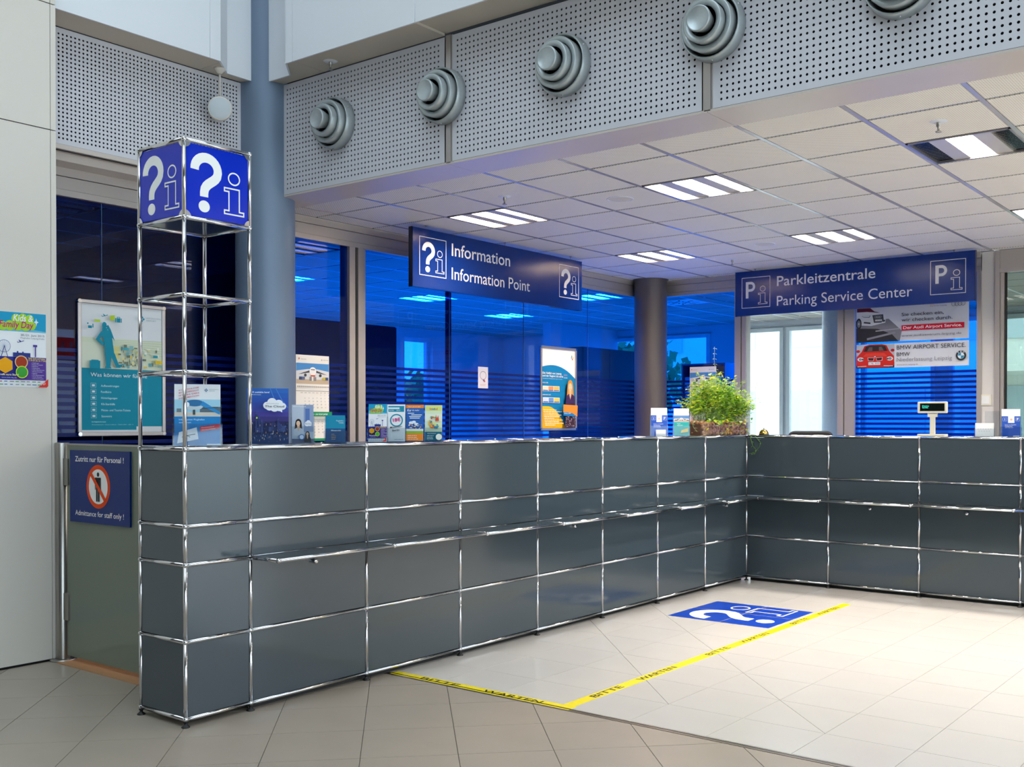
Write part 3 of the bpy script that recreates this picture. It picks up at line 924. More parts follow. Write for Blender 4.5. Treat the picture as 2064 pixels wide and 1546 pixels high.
# ================================================================== ceiling fixtures
def ceiling_light(x, y, label, col, power, estr, group, zone=ZC, lit=None):
    t = thing('ceiling_light', label, 'ceiling light', (x, y, zone), 0, group)
    h = GS / 2 - 0.012
    fr = MB()
    for a, b in (((-h, -h), (h, -h + 0.014)), ((-h, h - 0.014), (h, h)), ((-h, -h), (-h + 0.014, h)), ((h - 0.014, -h), (h, h))):
        fr.box((a[0], a[1], -0.004), (b[0], b[1], 0.05))
    fr.build('housing', M_ALU, t)
    MB().box((-h, -h, 0.048), (h, h, 0.054)).build('back_plate', M_WPLAST, t)
    k = h - 0.014
    for x0, x1 in ((-0.62, -0.27), (0.27, 0.62)):
        MB().box((x0 * k, -k, 0.004), (x1 * k, k, 0.03)).build('reflector_panel', mat('lamp_panel', 'CFC8C0', 0.35, 0.3), t)
    em = mat('lamp_glow_%s' % col, 'FFFFFF', 0.5, emit=col, estr=estr)
    off = mat('lamp_strip_unlit', '4C5A60', 0.25, 0.8)
    for q, (x0, x1) in enumerate(((-1.0, -0.64), (-0.25, 0.25), (0.64, 1.0))):
        on_ = lit is None or q in lit
        MB().box((x0 * k, -k, 0.026), (x1 * k, k, 0.03)).build('tube_glow', em if on_ else off, t)
        lv = MB()
        for i in range(15):
            yy = -k + 2 * k * (i + 0.5) / 15
            lv.box((x0 * k, yy - 0.0015, 0.006), (x1 * k, yy + 0.0015, 0.020))
        lv.build('louvre', M_WPLAST if on_ else M_CHROME, t)
        if not on_:
            continue
        ld = bpy.data.lights.new('lamp', 'AREA')
        ld.shape = 'RECTANGLE'; ld.size = (x1 - x0) * k * 0.96; ld.size_y = 1.92 * k
        ld.energy = power * (1 if lit else (0.4 if q == 1 else 0.3))
        ld.color = lin(col)
        lo = bpy.data.objects.new('lamp', ld)
        COL.objects.link(lo)
        lo.parent = t
        lo.location = ((x0 + x1) / 2 * k, 0, 0.0245)
    return t
WARM, COOL = 'FFE2C4', 'F6FBFF'
names = {(0, 0): 'warm lit louvred ceiling light above the blue information sign', (0, 1): 'warm louvred ceiling light near the corner column',
         (1, 0): 'bright white louvred ceiling light over the middle of the recess', (1, 1): 'white louvred ceiling light above the parking sign',
         (2, 0): 'ceiling light with dark louvres and one lit strip, nearest the camera', (2, 1): 'white louvred ceiling light cut by the right picture edge',
         (4, 0): 'white louvred ceiling light far right outside the picture, front row', (4, 1): 'white louvred ceiling light far right outside the picture, rear row',
         (3, 0): 'white louvred ceiling light above the far right floor', (3, 1): 'white louvred ceiling light over the right end of the counter'}
for i, x in enumerate(LX):
    for j, y in enumerate(LY):
        ceiling_light(x, y, names[(i, j)], WARM if i == 0 else 'FFF8EF', 68 if i == 0 else 66, 9.0, 'louvred lights of the recess ceiling', ZC, (1,) if (i, j) == (2, 0) else None)
OLN = ['office ceiling light behind blue glass, right of the grey mullion', 'office ceiling light seen just under the information sign through glass',
       'office ceiling light deep behind the left blue panes', 'office ceiling light deep behind the long poster pane', 'office ceiling light over the far cabinets near the dark column',
       'office ceiling light behind the pane with the teal poster', 'office ceiling light in the far office corner by the window']
for k, (x, y) in enumerate(OL):
    ceiling_light(x, y, OLN[k], COOL, 300, 5.0, 'office lights behind the blue glass', ZC, () if k in (0, 5) else None)  # the deep fixtures are lit to stand in for the daylight in the office
for k, (x, y) in enumerate(RL):
    ceiling_light(x, y, ['rear office ceiling light behind the blue pane next to the corner column', 'rear office ceiling light behind the parking sign', 'rear office ceiling light behind the glass door'][k], COOL, 220, 5.0, 'rear office lights')
def diffuser(x, y, label, group):
    t = thing('air_diffuser', label, 'air vent', (x, y, ZC), 0, group)
    h = GS / 2 - 0.014
    MB().box((-h, -h, 0), (h, h, 0.012)).build('plate', M_WPLAST, t)
    me = None
    for k in range(16):
        a = 2 * math.pi * k / 16
        for r0, r1 in (((0.06, 0.13), (0.15, 0.25))[k % 2],):
            b = MB().box((r0, -0.011, -0.0015), (r1, 0.011, 0.001)).build('slot', M_DARK, t, (0, 0, 0), (0, 0, a))
for k, (x, y) in enumerate(OD):
    diffuser(x, y, ['swirl air vent behind the glass strip between column and mullion', 'swirl air vent behind the blue glass right of the mullion', 'swirl air vent far behind the glass above the slim poster', 'swirl air vent behind the blue glass beside the dark column'][k], 'swirl vents behind the blue glass')
for k, (x, y) in enumerate(RD):
    diffuser(x, y, ['swirl air vent seen at the top left of the clear pane', 'swirl air vent of the rear office behind the parking sign'][k], 'swirl vents of the rear office')

def sprinkler(x, y, z, label):
    t = thing('sprinkler', label, 'sprinkler', (x, y, z))
    MB().lathe([(0.0001, -0.006), (0.030, -0.006), (0.046, -0.001), (0.048, 0.0)], n=24).build('rosette', M_FASCIA, t)
    MB().lathe([(0.011, -0.006), (0.011, -0.028), (0.006, -0.030), (0.006, -0.052), (0.016, -0.054), (0.016, -0.057), (0.0001, -0.058)], n=14).build('head', M_STEEL, t)
    MB().lathe([(0.0035, -0.03), (0.0035, -0.052)], n=8).build('bulb', mat('red_bulb', 'A32A22', 0.2), t)
sprinkler(-1.27, 1.972, ZF, 'small sprinkler under the white fascia left of the vents')
sprinkler(-0.659, 3.07, ZC, 'sprinkler in the ceiling right of the warm light over the information sign')
sprinkler(-0.707, 6.70, ZC, 'sprinkler in the far ceiling left of the parking sign')
sprinkler(2.418, 3.02, ZC, 'sprinkler with red bulb in front of the nearest ceiling light')
def ceiling_speaker(x, y, label):
    t = thing('ceiling_speaker', label, 'speaker', (x, y, ZC))
    MB().lathe([(0.0001, -0.004), (0.075, -0.004), (0.085, -0.002), (0.088, 0.0)], n=32).build('grille', mat('speaker_grille', 'CFC9BE', 0.6), t)
    MB().lathe([(0.088, 0.0), (0.092, -0.005), (0.097, -0.004), (0.099, 0.0)], n=32).build('rim', M_FASCIA, t)
ceiling_speaker(-0.04, 3.642, 'round flush ceiling speaker between the two front ceiling lights')
ceiling_speaker(-0.053, 6.062, 'round flush ceiling speaker left of the far white ceiling light')

# ---- round air vents on the bulkhead
def vent(x, z, label):
    t = thing('jet_vent', label, 'air vent', (x, YP, z), 0, 'round air vents on the perforated bulkhead')
    t.scale = (0.95, 0.95, 0.95)
    R = Matrix.Rotation(math.pi / 2, 4, 'X')            # +z of the profile points to -y
    MB().lathe([(0.178, 0.0), (0.182, 0.002), (0.178, 0.075), (0.172, 0.078), (0.166, 0.070), (0.166, 0.0)], R, 40).build('body_ring', M_VENT, t)
    MB().lathe([(0.148, 0.045), (0.152, 0.115), (0.146, 0.120), (0.118, 0.108), (0.116, 0.102), (0.142, 0.106), (0.142, 0.045)], R, 40).build('cone_ring', M_VENT, t)
    MB().lathe([(0.110, 0.085), (0.116, 0.158), (0.110, 0.163), (0.082, 0.152), (0.080, 0.146), (0.105, 0.150), (0.104, 0.085)], R, 40).build('cone_ring', M_VENT, t)
    MB().lathe([(0.052, 0.120), (0.070, 0.192), (0.070, 0.203), (0.063, 0.206), (0.060, 0.203), (0.0001, 0.203)], R, 36).build('centre_cap', M_VENT, t)
    MB().lathe([(0.165, 0.004), (0.0001, 0.004)], R, 36).build('throat', M_DARK, t)
    MB().lathe([(0.020, 0.004), (0.020, 0.19)], R, 12).build('spindle', M_DARK, t)
    for k in range(3):
        a = math.radians(90 + 120 * k)
        MB().box((0.02, -0.10, -0.004), (0.148, -0.05, 0.004)).build('spoke', M_DARK, t, (0, 0, 0), (0, -a, 0))
    for k in range(3):
        a = math.radians(30 + 120 * k)
        MB().tube((0.178 * math.cos(a), -0.045, 0.178 * math.sin(a)), (0.184 * math.cos(a), -0.045, 0.184 * math.sin(a)), 0.006, 8).build('screw', M_CHROME, t)
for (x, lab) in ((-1.335, 'round stepped metal air vent nearest the blue column'), (-0.335, 'second round metal air vent from the blue column'),
                 (0.605, 'middle one of the five round metal air vents'), (1.565, 'round metal air vent cut by the top edge, over the second panel joint'),
                 (2.535, 'rightmost round metal air vent, mostly cut off by the top edge')):
    vent(x, 3.425, lab)

# ---- speaker on a rod under the left soffit
sp = thing('pendant_speaker', 'white round loudspeaker hanging on a short rod left of the column', 'speaker', (-1.985, 1.61, ZF))
MB().lathe([(0.0001, 0), (0.040, 0), (0.038, -0.008), (0.018, -0.035), (0.010, -0.040)], n=24).build('rod_flange', M_WHITE, sp)
MB().tube((0, 0, -0.03), (0, 0, -0.205), 0.007, 12).build('rod', M_WHITE, sp)
dv = (Vector((CAM.x, CAM.y, 2.2)) - Vector((-1.985, 1.61, 3.5))).normalized()
Q = Matrix.Translation((0, 0, -0.278)) @ dv.to_track_quat('Z', 'Y').to_matrix().to_4x4()
MB().lathe([(0.0001, -0.065), (0.06, -0.06), (0.078, -0.035), (0.080, 0.05), (0.077, 0.056), (0.072, 0.057)], Q, 36).build('body', M_WHITE, sp)
MB().lathe([(0.072, 0.056), (0.06, 0.060), (0.0001, 0.062)], Q, 32).build('grille', mat('speaker_front', 'C2CAD0', 0.55), sp)

# ================================================================== hanging signs
def hang_sign(name, label, loc, rz, w, h, thick, draw, hooks, ztop):
    t = thing(name, label, 'sign', loc, rz)
    MB().box((0, 0, 0), (w, thick, h)).build('board', M_BLUE, t, bevel=0.002)
    MB().box((-0.002, 0.004, -0.002), (0.0, thick - 0.004, h + 0.002)).box((w, 0.004, -0.002), (w + 0.002, thick - 0.004, h + 0.002)).build('edge_cap', mat('sign_edge', '1B2036', 0.35), t)
    for nm, dr_ in draw:
        p = Print()
        dr_(p)
        p.build(nm, t, (0, -0.0004, 0))
    for x in hooks:
        b = MB().tube((x, thick / 2, h), (x, thick / 2, ztop - loc[2]), 0.0035, 8)
        b.lathe([(0.012, ztop - loc[2] - 0.004), (0.012, ztop - loc[2])], Matrix.Translation((x, thick / 2, 0)), 12)
        b.build('hanger', M_STEEL, t)
    return t
LT = 'E9E7E8'
def pict(mark, x0, y0, w, h):
    def f(p):
        frame_rect(p, x0, y0, w, h, 0.0055, LT)
        mark(p, x0 + 0.012, y0 + 0.005, 0.300, 0.300, LT); imark(p, x0 + 0.002, y0 - 0.001, 0.312, 0.31, LT, 0.016)
    return ('pictogram', f)
def tw(t, bold):
    v = textmesh(t, bold)[0]
    return min(q[0] for q in v), max(q[0] for q in v)
def line(t, x, y, cap, c, w, bold=0.0):
    """one lettering part for each word of a line fitted to the width w"""
    a, b = tw(t, bold)
    k = w / (b - a)
    out_, n_ = [], 0
    for wd in t.split(' '):
        n_ = t.index(wd, n_) + len(wd)
        wa, wb_ = tw(wd, bold)
        x1 = (tw(t[:n_], bold)[1] - a) * k
        def f(p, wd=wd, x0=x + x1 - (wb_ - wa) * k, ww=(wb_ - wa) * k):
            p.text(wd, x0, y, cap, c, ww, bold)
        out_.append(('lettering', f))
    return out_
d1_ = [pict(qmark, 0.078, 0.105, 0.318, 0.313), pict(qmark, 2.003, 0.105, 0.318, 0.313),
       *line('Information', 0.467, 0.306, 0.103, LT, 0.783, 0.006), *line('Information Point', 0.467, 0.106, 0.100, LT, 1.074)]
hang_sign('information_sign', 'long blue hanging sign reading Information, Information Point', (-1.87, 3.366, 2.492), math.pi / 2, 2.38, 0.486, 0.05, d1_, (0.18, 1.21, 2.22), ZC)
d2_ = [pict(pmark, 0.079, 0.083, 0.323, 0.319), pict(pmark, 2.060, 0.083, 0.323, 0.319),
       *line('Parkleitzentrale', 0.481, 0.290, 0.101, LT, 1.044, 0.006), *line('Parking Service Center', 0.481, 0.084, 0.101, LT, 1.407)]
hang_sign('parking_sign', 'long blue hanging sign reading Parkleitzentrale, Parking Service Center', (-1.04, 7.42, 2.518), 0, 2.468, 0.472, 0.05, d2_, (0.22, 1.235, 2.27), ZC)

# ================================================================== staff door
dr = thing('staff_gate', 'frosted glass staff gate between the white wall and the counter tower', 'gate', (-1.765, 0.37, 0))
MB().lathe([(0.0001, 0.0), (0.075, 0.0), (0.075, 0.006), (0.068, 0.010), (0.042, 0.012)], n=32).build('base_plate', M_STEEL, dr)
MB().lathe([(0.040, 0.01), (0.040, 1.262), (0.036, 1.266), (0.0001, 1.266)], n=32).build('post', M_STEEL, dr)
MB().box((0.060, -0.005, 0.035), (1.385, 0.005, 1.258)).build('glass_leaf', M_FROST, dr)
MB().box((0.060, -0.007, 1.252), (1.385, 0.007, 1.262)).build('top_edge', M_STEEL, dr)
for z in (1.02, 0.24):
    MB().rbox((0.030, -0.016, z), (0.088, 0.016, z + 0.155), 0.006, 1).build('hinge', M_STEEL, dr)
MB().tube((1.15, -0.04, 0.87), (1.29, -0.04, 0.87), 0.011, 14).tube((1.29, -0.04, 0.87), (1.29, 0.0, 0.87), 0.011, 14).build('handle', M_STEEL, dr)
th = struct(MB().box((-1.70, 0.30, 0.0005), (-0.37, 0.44, 0.006)).build('threshold', mat('oak_threshold', 'B98A62', 0.4, noise=0.15, nscale=10, stretch=(1, 12, 1))))
ss = thing('staff_only_sign', 'blue no entry sign reading Zutritt nur fuer Personal on the gate', 'sign', (-1.645, 0.355, 0.817))
MB().box((0, -0.004, 0), (0.615, 0.006, 0.408)).build('board', M_BLUE, ss)
p = Print()
p.text('Zutritt nur für Personal !', 0.308, 0.345, 0.029, LT, 0.50, 0.012, 'c')
p.text('Admittance for staff only !', 0.308, 0.040, 0.028, LT, 0.50, 0.004, 'c')
cx, cy = 0.302, 0.208
p.circ(cx, cy, 0.122, 'E4490F', n=40); p.circ(cx, cy, 0.097, 'EDEAE8', n=40)
p.circ(cx, cy + 0.068, 0.0125, '1E1E22'); p.rect(cx - 0.021, cy - 0.012, 0.042, 0.060, '1E1E22')
p.rect(cx - 0.031, cy - 0.017, 0.0075, 0.062, '1E1E22'); p.rect(cx + 0.0235, cy - 0.017, 0.0075, 0.062, '1E1E22')
p.rect(cx - 0.031, cy + 0.038, 0.062, 0.013, '1E1E22')
p.rect(cx - 0.018, cy - 0.083, 0.0155, 0.075, '1E1E22'); p.rect(cx + 0.0025, cy - 0.083, 0.0155, 0.075, '1E1E22')
p.stroke([(cx - 0.076, cy + 0.076), (cx + 0.076, cy - 0.076)], 0.023, 'E4490F')
p.build('no_entry_print', ss, (0, -0.0042, 0))

# ================================================================== floor tape and floor sticker
def tape(name, label, loc, rz, L, n, first):
    t = thing(name, label, 'tape', loc, rz, 'yellow waiting line tapes')
    MB().box((0, 0, 0.0002), (L, 0.066, 0.0012)).build('strip', mat('tape_yellow', 'F2DC08', 0.35), t)
    for k in range(n):
        for w_, dx, ww in (('BITTE', 0, 0.27), ('WARTEN', 0.44, 0.38)):
            p = Print()
            p.text(w_, first + 1.2 * k + dx, 0.013, 0.040, '24241A', ww, 0.014)
            p.build('lettering', t, (0, 0, 0.0012), (-math.pi / 2, 0, 0))
tape('floor_tape', 'short yellow floor tape reading Bitte Warten from the counter', (-0.005, 1.284, 0), 0, 1.215, 1, 0.21)
tape('floor_tape', 'long yellow floor tape with Bitte Warten running beside the blue sticker', (1.198, 1.35, 0), math.pi / 2, 3.61, 3, 0.20)
st = thing('floor_sticker', 'blue question mark and letter i sticker on the floor tiles', 'sticker', (1.10, 3.72, 0), math.pi / 2)
MB().box((0, 0, 0.0002), (0.75, 0.78, 0.001)).build('film', mat('sticker_blue', '1040AE', 0.3, noise=0.18, nscale=60), st)
p = Print()
qmark(p, 0.0, 0.0, 0.75, 0.78, 'EFEFEC'); imark(p, -0.03, 0.02, 0.79, 0.76, 'EFEFEC', 0.018)
p.rect(0.3845, 0, 0.004, 0.78, 'C9C5BE'); p.rect(0, 0.362, 0.75, 0.004, 'C9C5BE')
p.build('print', st, (0, 0, 0.001), (-math.pi / 2, 0, 0))

# ================================================================== posters and frames
def snap_frame(name, label, loc, rz, w, h, draw, depth=0.018):
    """aluminium clip frame with rounded outer corners round a printed sheet"""
    t = thing(name, label, 'poster', loc, rz)
    fw = 0.024
    for (a, b) in (((0, 0), (w, fw)), ((0, h - fw), (w, h))):
        MB().rbox((a[0], -depth, a[1]), (b[0], 0, b[1]), 0.010, 1).build('frame_rail', M_ALU, t, bevel=0.003)
    for x0 in (0, w - fw):
        MB().box((x0, -depth, fw), (x0 + fw, 0, h - fw)).build('frame_rail', M_ALU, t, bevel=0.003)
    for x0, z0 in ((0, 0), (w - fw, 0), (0, h - fw), (w - fw, h - fw)):
        MB().rbox((x0 - 0.001, -depth - 0.002, z0 - 0.001), (x0 + fw + 0.001, 0.0, z0 + fw + 0.001), 0.012, 1).build('corner_cap', M_CHROME, t)
    MB().box((fw - 0.002, -0.006, fw - 0.002), (w - fw + 0.002, -0.001, h - fw + 0.002)).build('sheet', pm('E6E6E8'), t)
    p = Print()
    draw(p, w - 2 * fw, h - 2 * fw)
    p.build('print', t, (fw, -0.0062, fw))
    return t

def suitcase(p, x, y, w, h, c):
    p.rect(x, y, w, h * 0.75, c)
    frame_rect(p, x + w * 0.3, y + h * 0.72, w * 0.4, h * 0.22, w * 0.08, c)
    p.rect(x + w * 0.17, y, w * 0.05, h * 0.75, 'E6E6E8'); p.rect(x + w * 0.78, y, w * 0.05, h * 0.75, 'E6E6E8')

def plane_side(p, x, y, s, c):
    p.poly([(x, y), (x + 0.1 * s, y - 0.04 * s), (x + 0.9 * s, y + 0.22 * s), (x + s, y + 0.32 * s), (x + 0.92 * s, y + 0.34 * s)], c)
    p.poly([(x + 0.35 * s, y + 0.08 * s), (x + 0.62 * s, y + 0.17 * s), (x + 0.25 * s, y + 0.42 * s), (x + 0.17 * s, y + 0.40 * s)], c)
    p.poly([(x + 0.02 * s, y), (x + 0.14 * s, y + 0.02 * s), (x - 0.02 * s, y + 0.18 * s), (x - 0.07 * s, y + 0.17 * s)], c)

def diamond_logo(p, x, y, r, c, bgc):
    p.poly([(x - r, y), (x, y - r), (x + r, y), (x, y + r)], c)
    p.stroke([(x - r * 0.75, y - r * 0.5), (x + r * 0.75, y + r * 0.5)], r * 0.16, bgc)
    p.stroke([(x - r * 0.5, y + r * 0.7), (x + r * 0.5, y - r * 0.7)], r * 0.16, bgc)

def d_service(p, w, h):
    T, G = '0A8CA5', 'B9D23A'
    def X(u): return u * w
    def Y(v): return (1 - v) * h
    p.rect(0, 0.018 * h, w, 0.482 * h, T)
    p.rect(0.67 * w, 0, 0.33 * w, 0.045 * h, 'E6E6E8')
    # pale photograph of the terminal
    p.rect(0, Y(0.5), w, 0.24 * h, 'DDE2C8')
    p.rect(0, Y(0.5), 0.40 * w, 0.20 * h, 'E3E5CF'); p.rect(0.30 * w, Y(0.42), 0.16 * w, 0.10 * h, 'E9DC94')
    rr = random.Random(3)
    for k in range(7):
        p.stroke([(X(0.36), Y(0.275 + 0.012 * k)), (X(1.0), Y(0.262 + 0.02 * k))], 0.0014, 'A9B8A4')
    for k in range(60):
        x, y = rr.uniform(0.42, 0.98), rr.uniform(0.33, 0.49)
        p.rect(X(x), Y(y), w * rr.uniform(0.008, 0.05), h * rr.uniform(0.005, 0.03), rr.choice(['8FBFC0', 'C9D3A8', 'E9DFA6', '6FA9B0', '77806A', 'F2F1E4', 'E8C94E']))
    for k in range(25):
        p.rect(X(rr.uniform(0.45, 0.7)), Y(rr.uniform(0.40, 0.495)), w * 0.006, h * rr.uniform(0.008, 0.02), '3C4638')
    p.rect(X(0.88), Y(0.45), 0.09 * w, 0.03 * h, 'E3C23E'); p.rect(X(0.47), Y(0.35), 0.07 * w, 0.022 * h, '4FA6B4'); p.rect(X(0.85), Y(0.40), 0.06 * w, 0.02 * h, '2F95AA')
    # standing figure, seen as a flat silhouette
    p.circ(X(0.245), Y(0.165), 0.028 * w, T, 0.028 * h * 0.95); p.poly([(X(.22), Y(.18)), (X(.28), Y(.185)), (X(.285), Y(.215)), (X(.22), Y(.215))], T)
    p.poly([(X(.20), Y(.215)), (X(.30), Y(.20)), (X(.335), Y(.25)), (X(.35), Y(.33)), (X(.365), Y(.40)), (X(.25), Y(.40)), (X(.245), Y(.30))], T)
    p.stroke([(X(.215), Y(.225)), (X(.165), Y(.275)), (X(.235), Y(.315))], 0.038 * w, T)
    p.stroke([(X(.315), Y(.225)), (X(.345), Y(.255)), (X(.305), Y(.20)), (X(.275), Y(.165))], 0.032 * w, T)
    p.poly([(X(.25), Y(.38)), (X(.325), Y(.38)), (X(.315), Y(.49)), (X(.26), Y(.49))], T)
    p.poly([(X(.295), Y(.37)), (X(.365), Y(.38)), (X(.42), Y(.475)), (X(.385), Y(.49))], T)
    p.poly([(X(.375), Y(.49)), (X(.41), Y(.468)), (X(.475), Y(.462)), (X(.43), Y(.492))], T); p.poly([(X(.25), Y(.50)), (X(.255), Y(.482)), (X(.315), Y(.485)), (X(.325), Y(.50))], T)
    p.rect(X(0.065), Y(0.505), 0.125 * w, 0.062 * h, T); p.rect(X(0.085), Y(0.445), 0.085 * w, 0.008 * h, T)
    plane_side(p, X(0.21), Y(0.098), 0.075 * w, T)
    suitcase(p, X(0.37), Y(0.135), 0.08 * w, 0.044 * h, T); p.quad4((X(.305), Y(.125)), (X(.365), Y(.12)), (X(.365), Y(.08)), (X(.31), Y(.085)), G)
    p.rect(X(.12), Y(.142), .07 * w, .018 * h, G); p.rect(X(.045), Y(.195), .045 * w, .02 * h, T); p.rect(X(.035), Y(.165), .014 * w, .012 * h, T); p.rect(X(.095), Y(.19), .012 * w, .03 * h, T)
    diamond_logo(p, X(0.70), Y(0.092), 0.036 * w, T, 'E6E6E8')
    p.text('LEIPZIG/HALLE', X(0.75), Y(0.088), 0.010, '9DA9B0', 0.22 * w); p.text('AIRPORT', X(0.75), Y(0.108), 0.010, '9DA9B0', 0.13 * w)
    p.text('Was können wir für Sie', X(0.07), Y(0.567), 0.0245, 'E9F1F2', 0.69 * w)
    for k, s in enumerate(('Aufbewahrungen', 'Fundbüro', 'Hinterlegungen', 'Kfz-Starthilfe', 'Messe- und Tourist-Tickets', 'Souvenirs')):
        y = Y(0.640 + 0.0475 * k)
        frame_rect(p, X(0.07), y - 0.010, 0.062 * w, 0.028, 0.0012, 'BFDDE2')
        p.rect(X(0.084), y - 0.003, 0.034 * w, 0.013, 'D6E8EA')
        p.text(s, X(0.19), y - 0.004, 0.0128, 'D9ECEE')
    p.text('Ihre Flughafeninformation', X(0.075), Y(0.922), 0.0065, 'D9ECEE', bold=0.01)
    p.text('Ankunftsbereich - Check-in-Ebene - Telefon 0341 - 224 - 0', X(0.075), Y(0.943), 0.0055, 'A9D4DB', 0.5 * w)
snap_frame('poster_frame', 'clip framed teal airport service poster on the left blue pane', (XG + 0.005, 0.800, 1.293), math.pi / 2, 0.635, 0.893, d_service)

def woman(p, x, y, s, hair, top, c2='3A2740'):
    """bust portrait: hair, face, neck, jacket"""
    p.circ(x, y + 0.62 * s, 0.19 * s, hair, 0.24 * s); p.poly([(x - .20 * s, y + .62 * s), (x - .25 * s, y + .15 * s), (x + .25 * s, y + .12 * s), (x + .20 * s, y + .62 * s)], hair)
    p.poly([(x - .36 * s, y - .3 * s), (x - .30 * s, y + .16 * s), (x - .1 * s, y + .26 * s), (x + .1 * s, y + .26 * s), (x + .32 * s, y + .16 * s), (x + .38 * s, y - .3 * s)], top)
    p.poly([(x - .09 * s, y + .42 * s), (x - .07 * s, y + .2 * s), (x, y + .02 * s), (x + .07 * s, y + .2 * s), (x + .09 * s, y + .42 * s)], 'E2B28F')
    p.circ(x - .01 * s, y + 0.56 * s, 0.125 * s, 'EDC6A6', 0.165 * s)
    p.poly([(x - .14 * s, y + .68 * s), (x - .02 * s, y + .77 * s), (x + .14 * s, y + .66 * s), (x + .15 * s, y + .76 * s), (x, y + .84 * s), (x - .15 * s, y + .78 * s)], hair)
    for dx in (-.055, .04):
        p.circ(x + dx * s, y + .59 * s, .018 * s, '3B2A22', .009 * s, 10)
    p.stroke([(x - .012 * s, y + .57 * s), (x - .02 * s, y + .51 * s)], .008 * s, 'C99A78')
    p.circ(x - .01 * s, y + .465 * s, .038 * s, 'B4493F', .012 * s, 12)

def d_leipzig(p, w, h):
    B, Yl = '1279AE', 'F0B512'
    pts = [(0, 0.0), (w, 0.0), (w, 0.64 * h)]
    for k in range(13):
        u = 1 - k / 12
        pts.append((u * w, h * (0.795 - 0.155 * max(0, (u - 0.33) / 0.67) ** 2 - 0.03 * max(0, (0.33 - u) / 0.33) ** 2)))
    p.poly(pts, B)
    pts = [(0, 0)]
    for k in range(11):
        u = k / 10 * 0.72
        pts.append((u * w, h * (0.275 if u < 0.18 else 0.275 - 0.275 * ((u - 0.18) / 0.54) ** 2)))
    p.poly(pts[::-1], Yl)
    for i, (dx, dy, c) in enumerate(((0.90, 0.925, '2C9E6A'), (0.935, 0.905, 'E2B32A'), (0.915, 0.885, 'C6382E'), (0.89, 0.905, '2F7FC0'))):
        p.circ(dx * w, dy * h, 0.014 * w, c, 0.014 * w, 12)
    p.text('Die Vielfalt von Leipzig', 0.02 * w, 0.680 * h, 0.020, 'F4F4F0', 0.56 * w, 0.012)
    p.text('und der Region à la carte', 0.02 * w, 0.645 * h, 0.020, 'F4F4F0', 0.61 * w, 0.012)
    p.text('2015', 0.65 * w, 0.665 * h, 0.018, 'C9A3C8', 0.10 * w); p.rect(0.65 * w, 0.64 * h, 0.11 * w, 0.004, 'E9E9F0')
    p.text('The diversity of Leipzig and its region à la carte', 0.02 * w, 0.617 * h, 0.009, 'CFE3EE', 0.58 * w)
    p.text('LEIPZIG CARD', 0.02 * w, 0.563 * h, 0.010, 'F4F4F0', bold=0.01); p.text('LEIPZIG REGIO CARD', 0.02 * w, 0.413 * h, 0.010, 'F4F4F0', bold=0.01)
    for y0, cs in ((0.462, ('E8D9C0', 'D98C5A', 'E5B05C')), (0.318, ('CDD9E8', '6C93C6', 'E8C25A'))):
        for k in range(3):
            x = (0.02 + 0.155 * k) * w
            p.rect(x, y0 * h, 0.18 * w, 0.068 * h, 'F2EEE6'); p.rect(x + 0.006, (y0 + 0.018) * h, 0.16 * w, 0.045 * h, cs[k]); p.rect(x + 0.006, (y0 + 0.004) * h, 0.16 * w, 0.014 * h, '2E6FB5')
    p.lines(0.03 * w, 0.225 * h, 0.55 * w, 10, 0.021 * h, 0.010, 'FAF0C8', 5, 0.5)
    woman(p, 0.775 * w, 0.36 * h, 0.42 * w, 'D0892B', '3B2750')
    p.poly([(0.60 * w, 0.005 * h), (0.62 * w, 0.16 * h), (0.93 * w, 0.16 * h), (0.94 * w, 0.005 * h)], '3A2530')
    rr = random.Random(5)
    for k in range(42):
        p.circ(w * rr.uniform(0.63, 0.92), h * rr.uniform(0.012, 0.15), 0.008 * w, 'E9D6DA', 0.006 * w, 6)
    p.poly([(0.52 * w, 0.16 * h), (0.95 * w, 0.145 * h), (0.96 * w, 0.29 * h), (0.52 * w, 0.30 * h)], 'E58A2E'); p.poly([(0.52 * w, 0.16 * h), (0.95 * w, 0.145 * h), (0.80 * w, 0.19 * h), (0.62 * w, 0.205 * h), (0.52 * w, 0.20 * h)], '1F74AE')
    p.text('LEIPZIG CARD', 0.545 * w, 0.183 * h, 0.009, 'F4F4F0', 0.2 * w)
snap_frame('poster_frame', 'slim clip framed poster with a blond woman on the blue glass near the dark column', (XG + 0.005, 5.727, 1.298), math.pi / 2, 0.632, 0.872, d_leipzig)

def sheet(name, label, loc, rz, w, h, base, draw, cat='poster', t=0.0012, group=None, rot=None):
    o = thing(name, label, cat, loc, rz, group, rot)
    MB().box((0, 0, 0), (w, t, h)).build('sheet', pm(base), o)
    p = Print()
    draw(p, w, h)
    p.build('print', o, (0, -0.0003, 0))
    return o

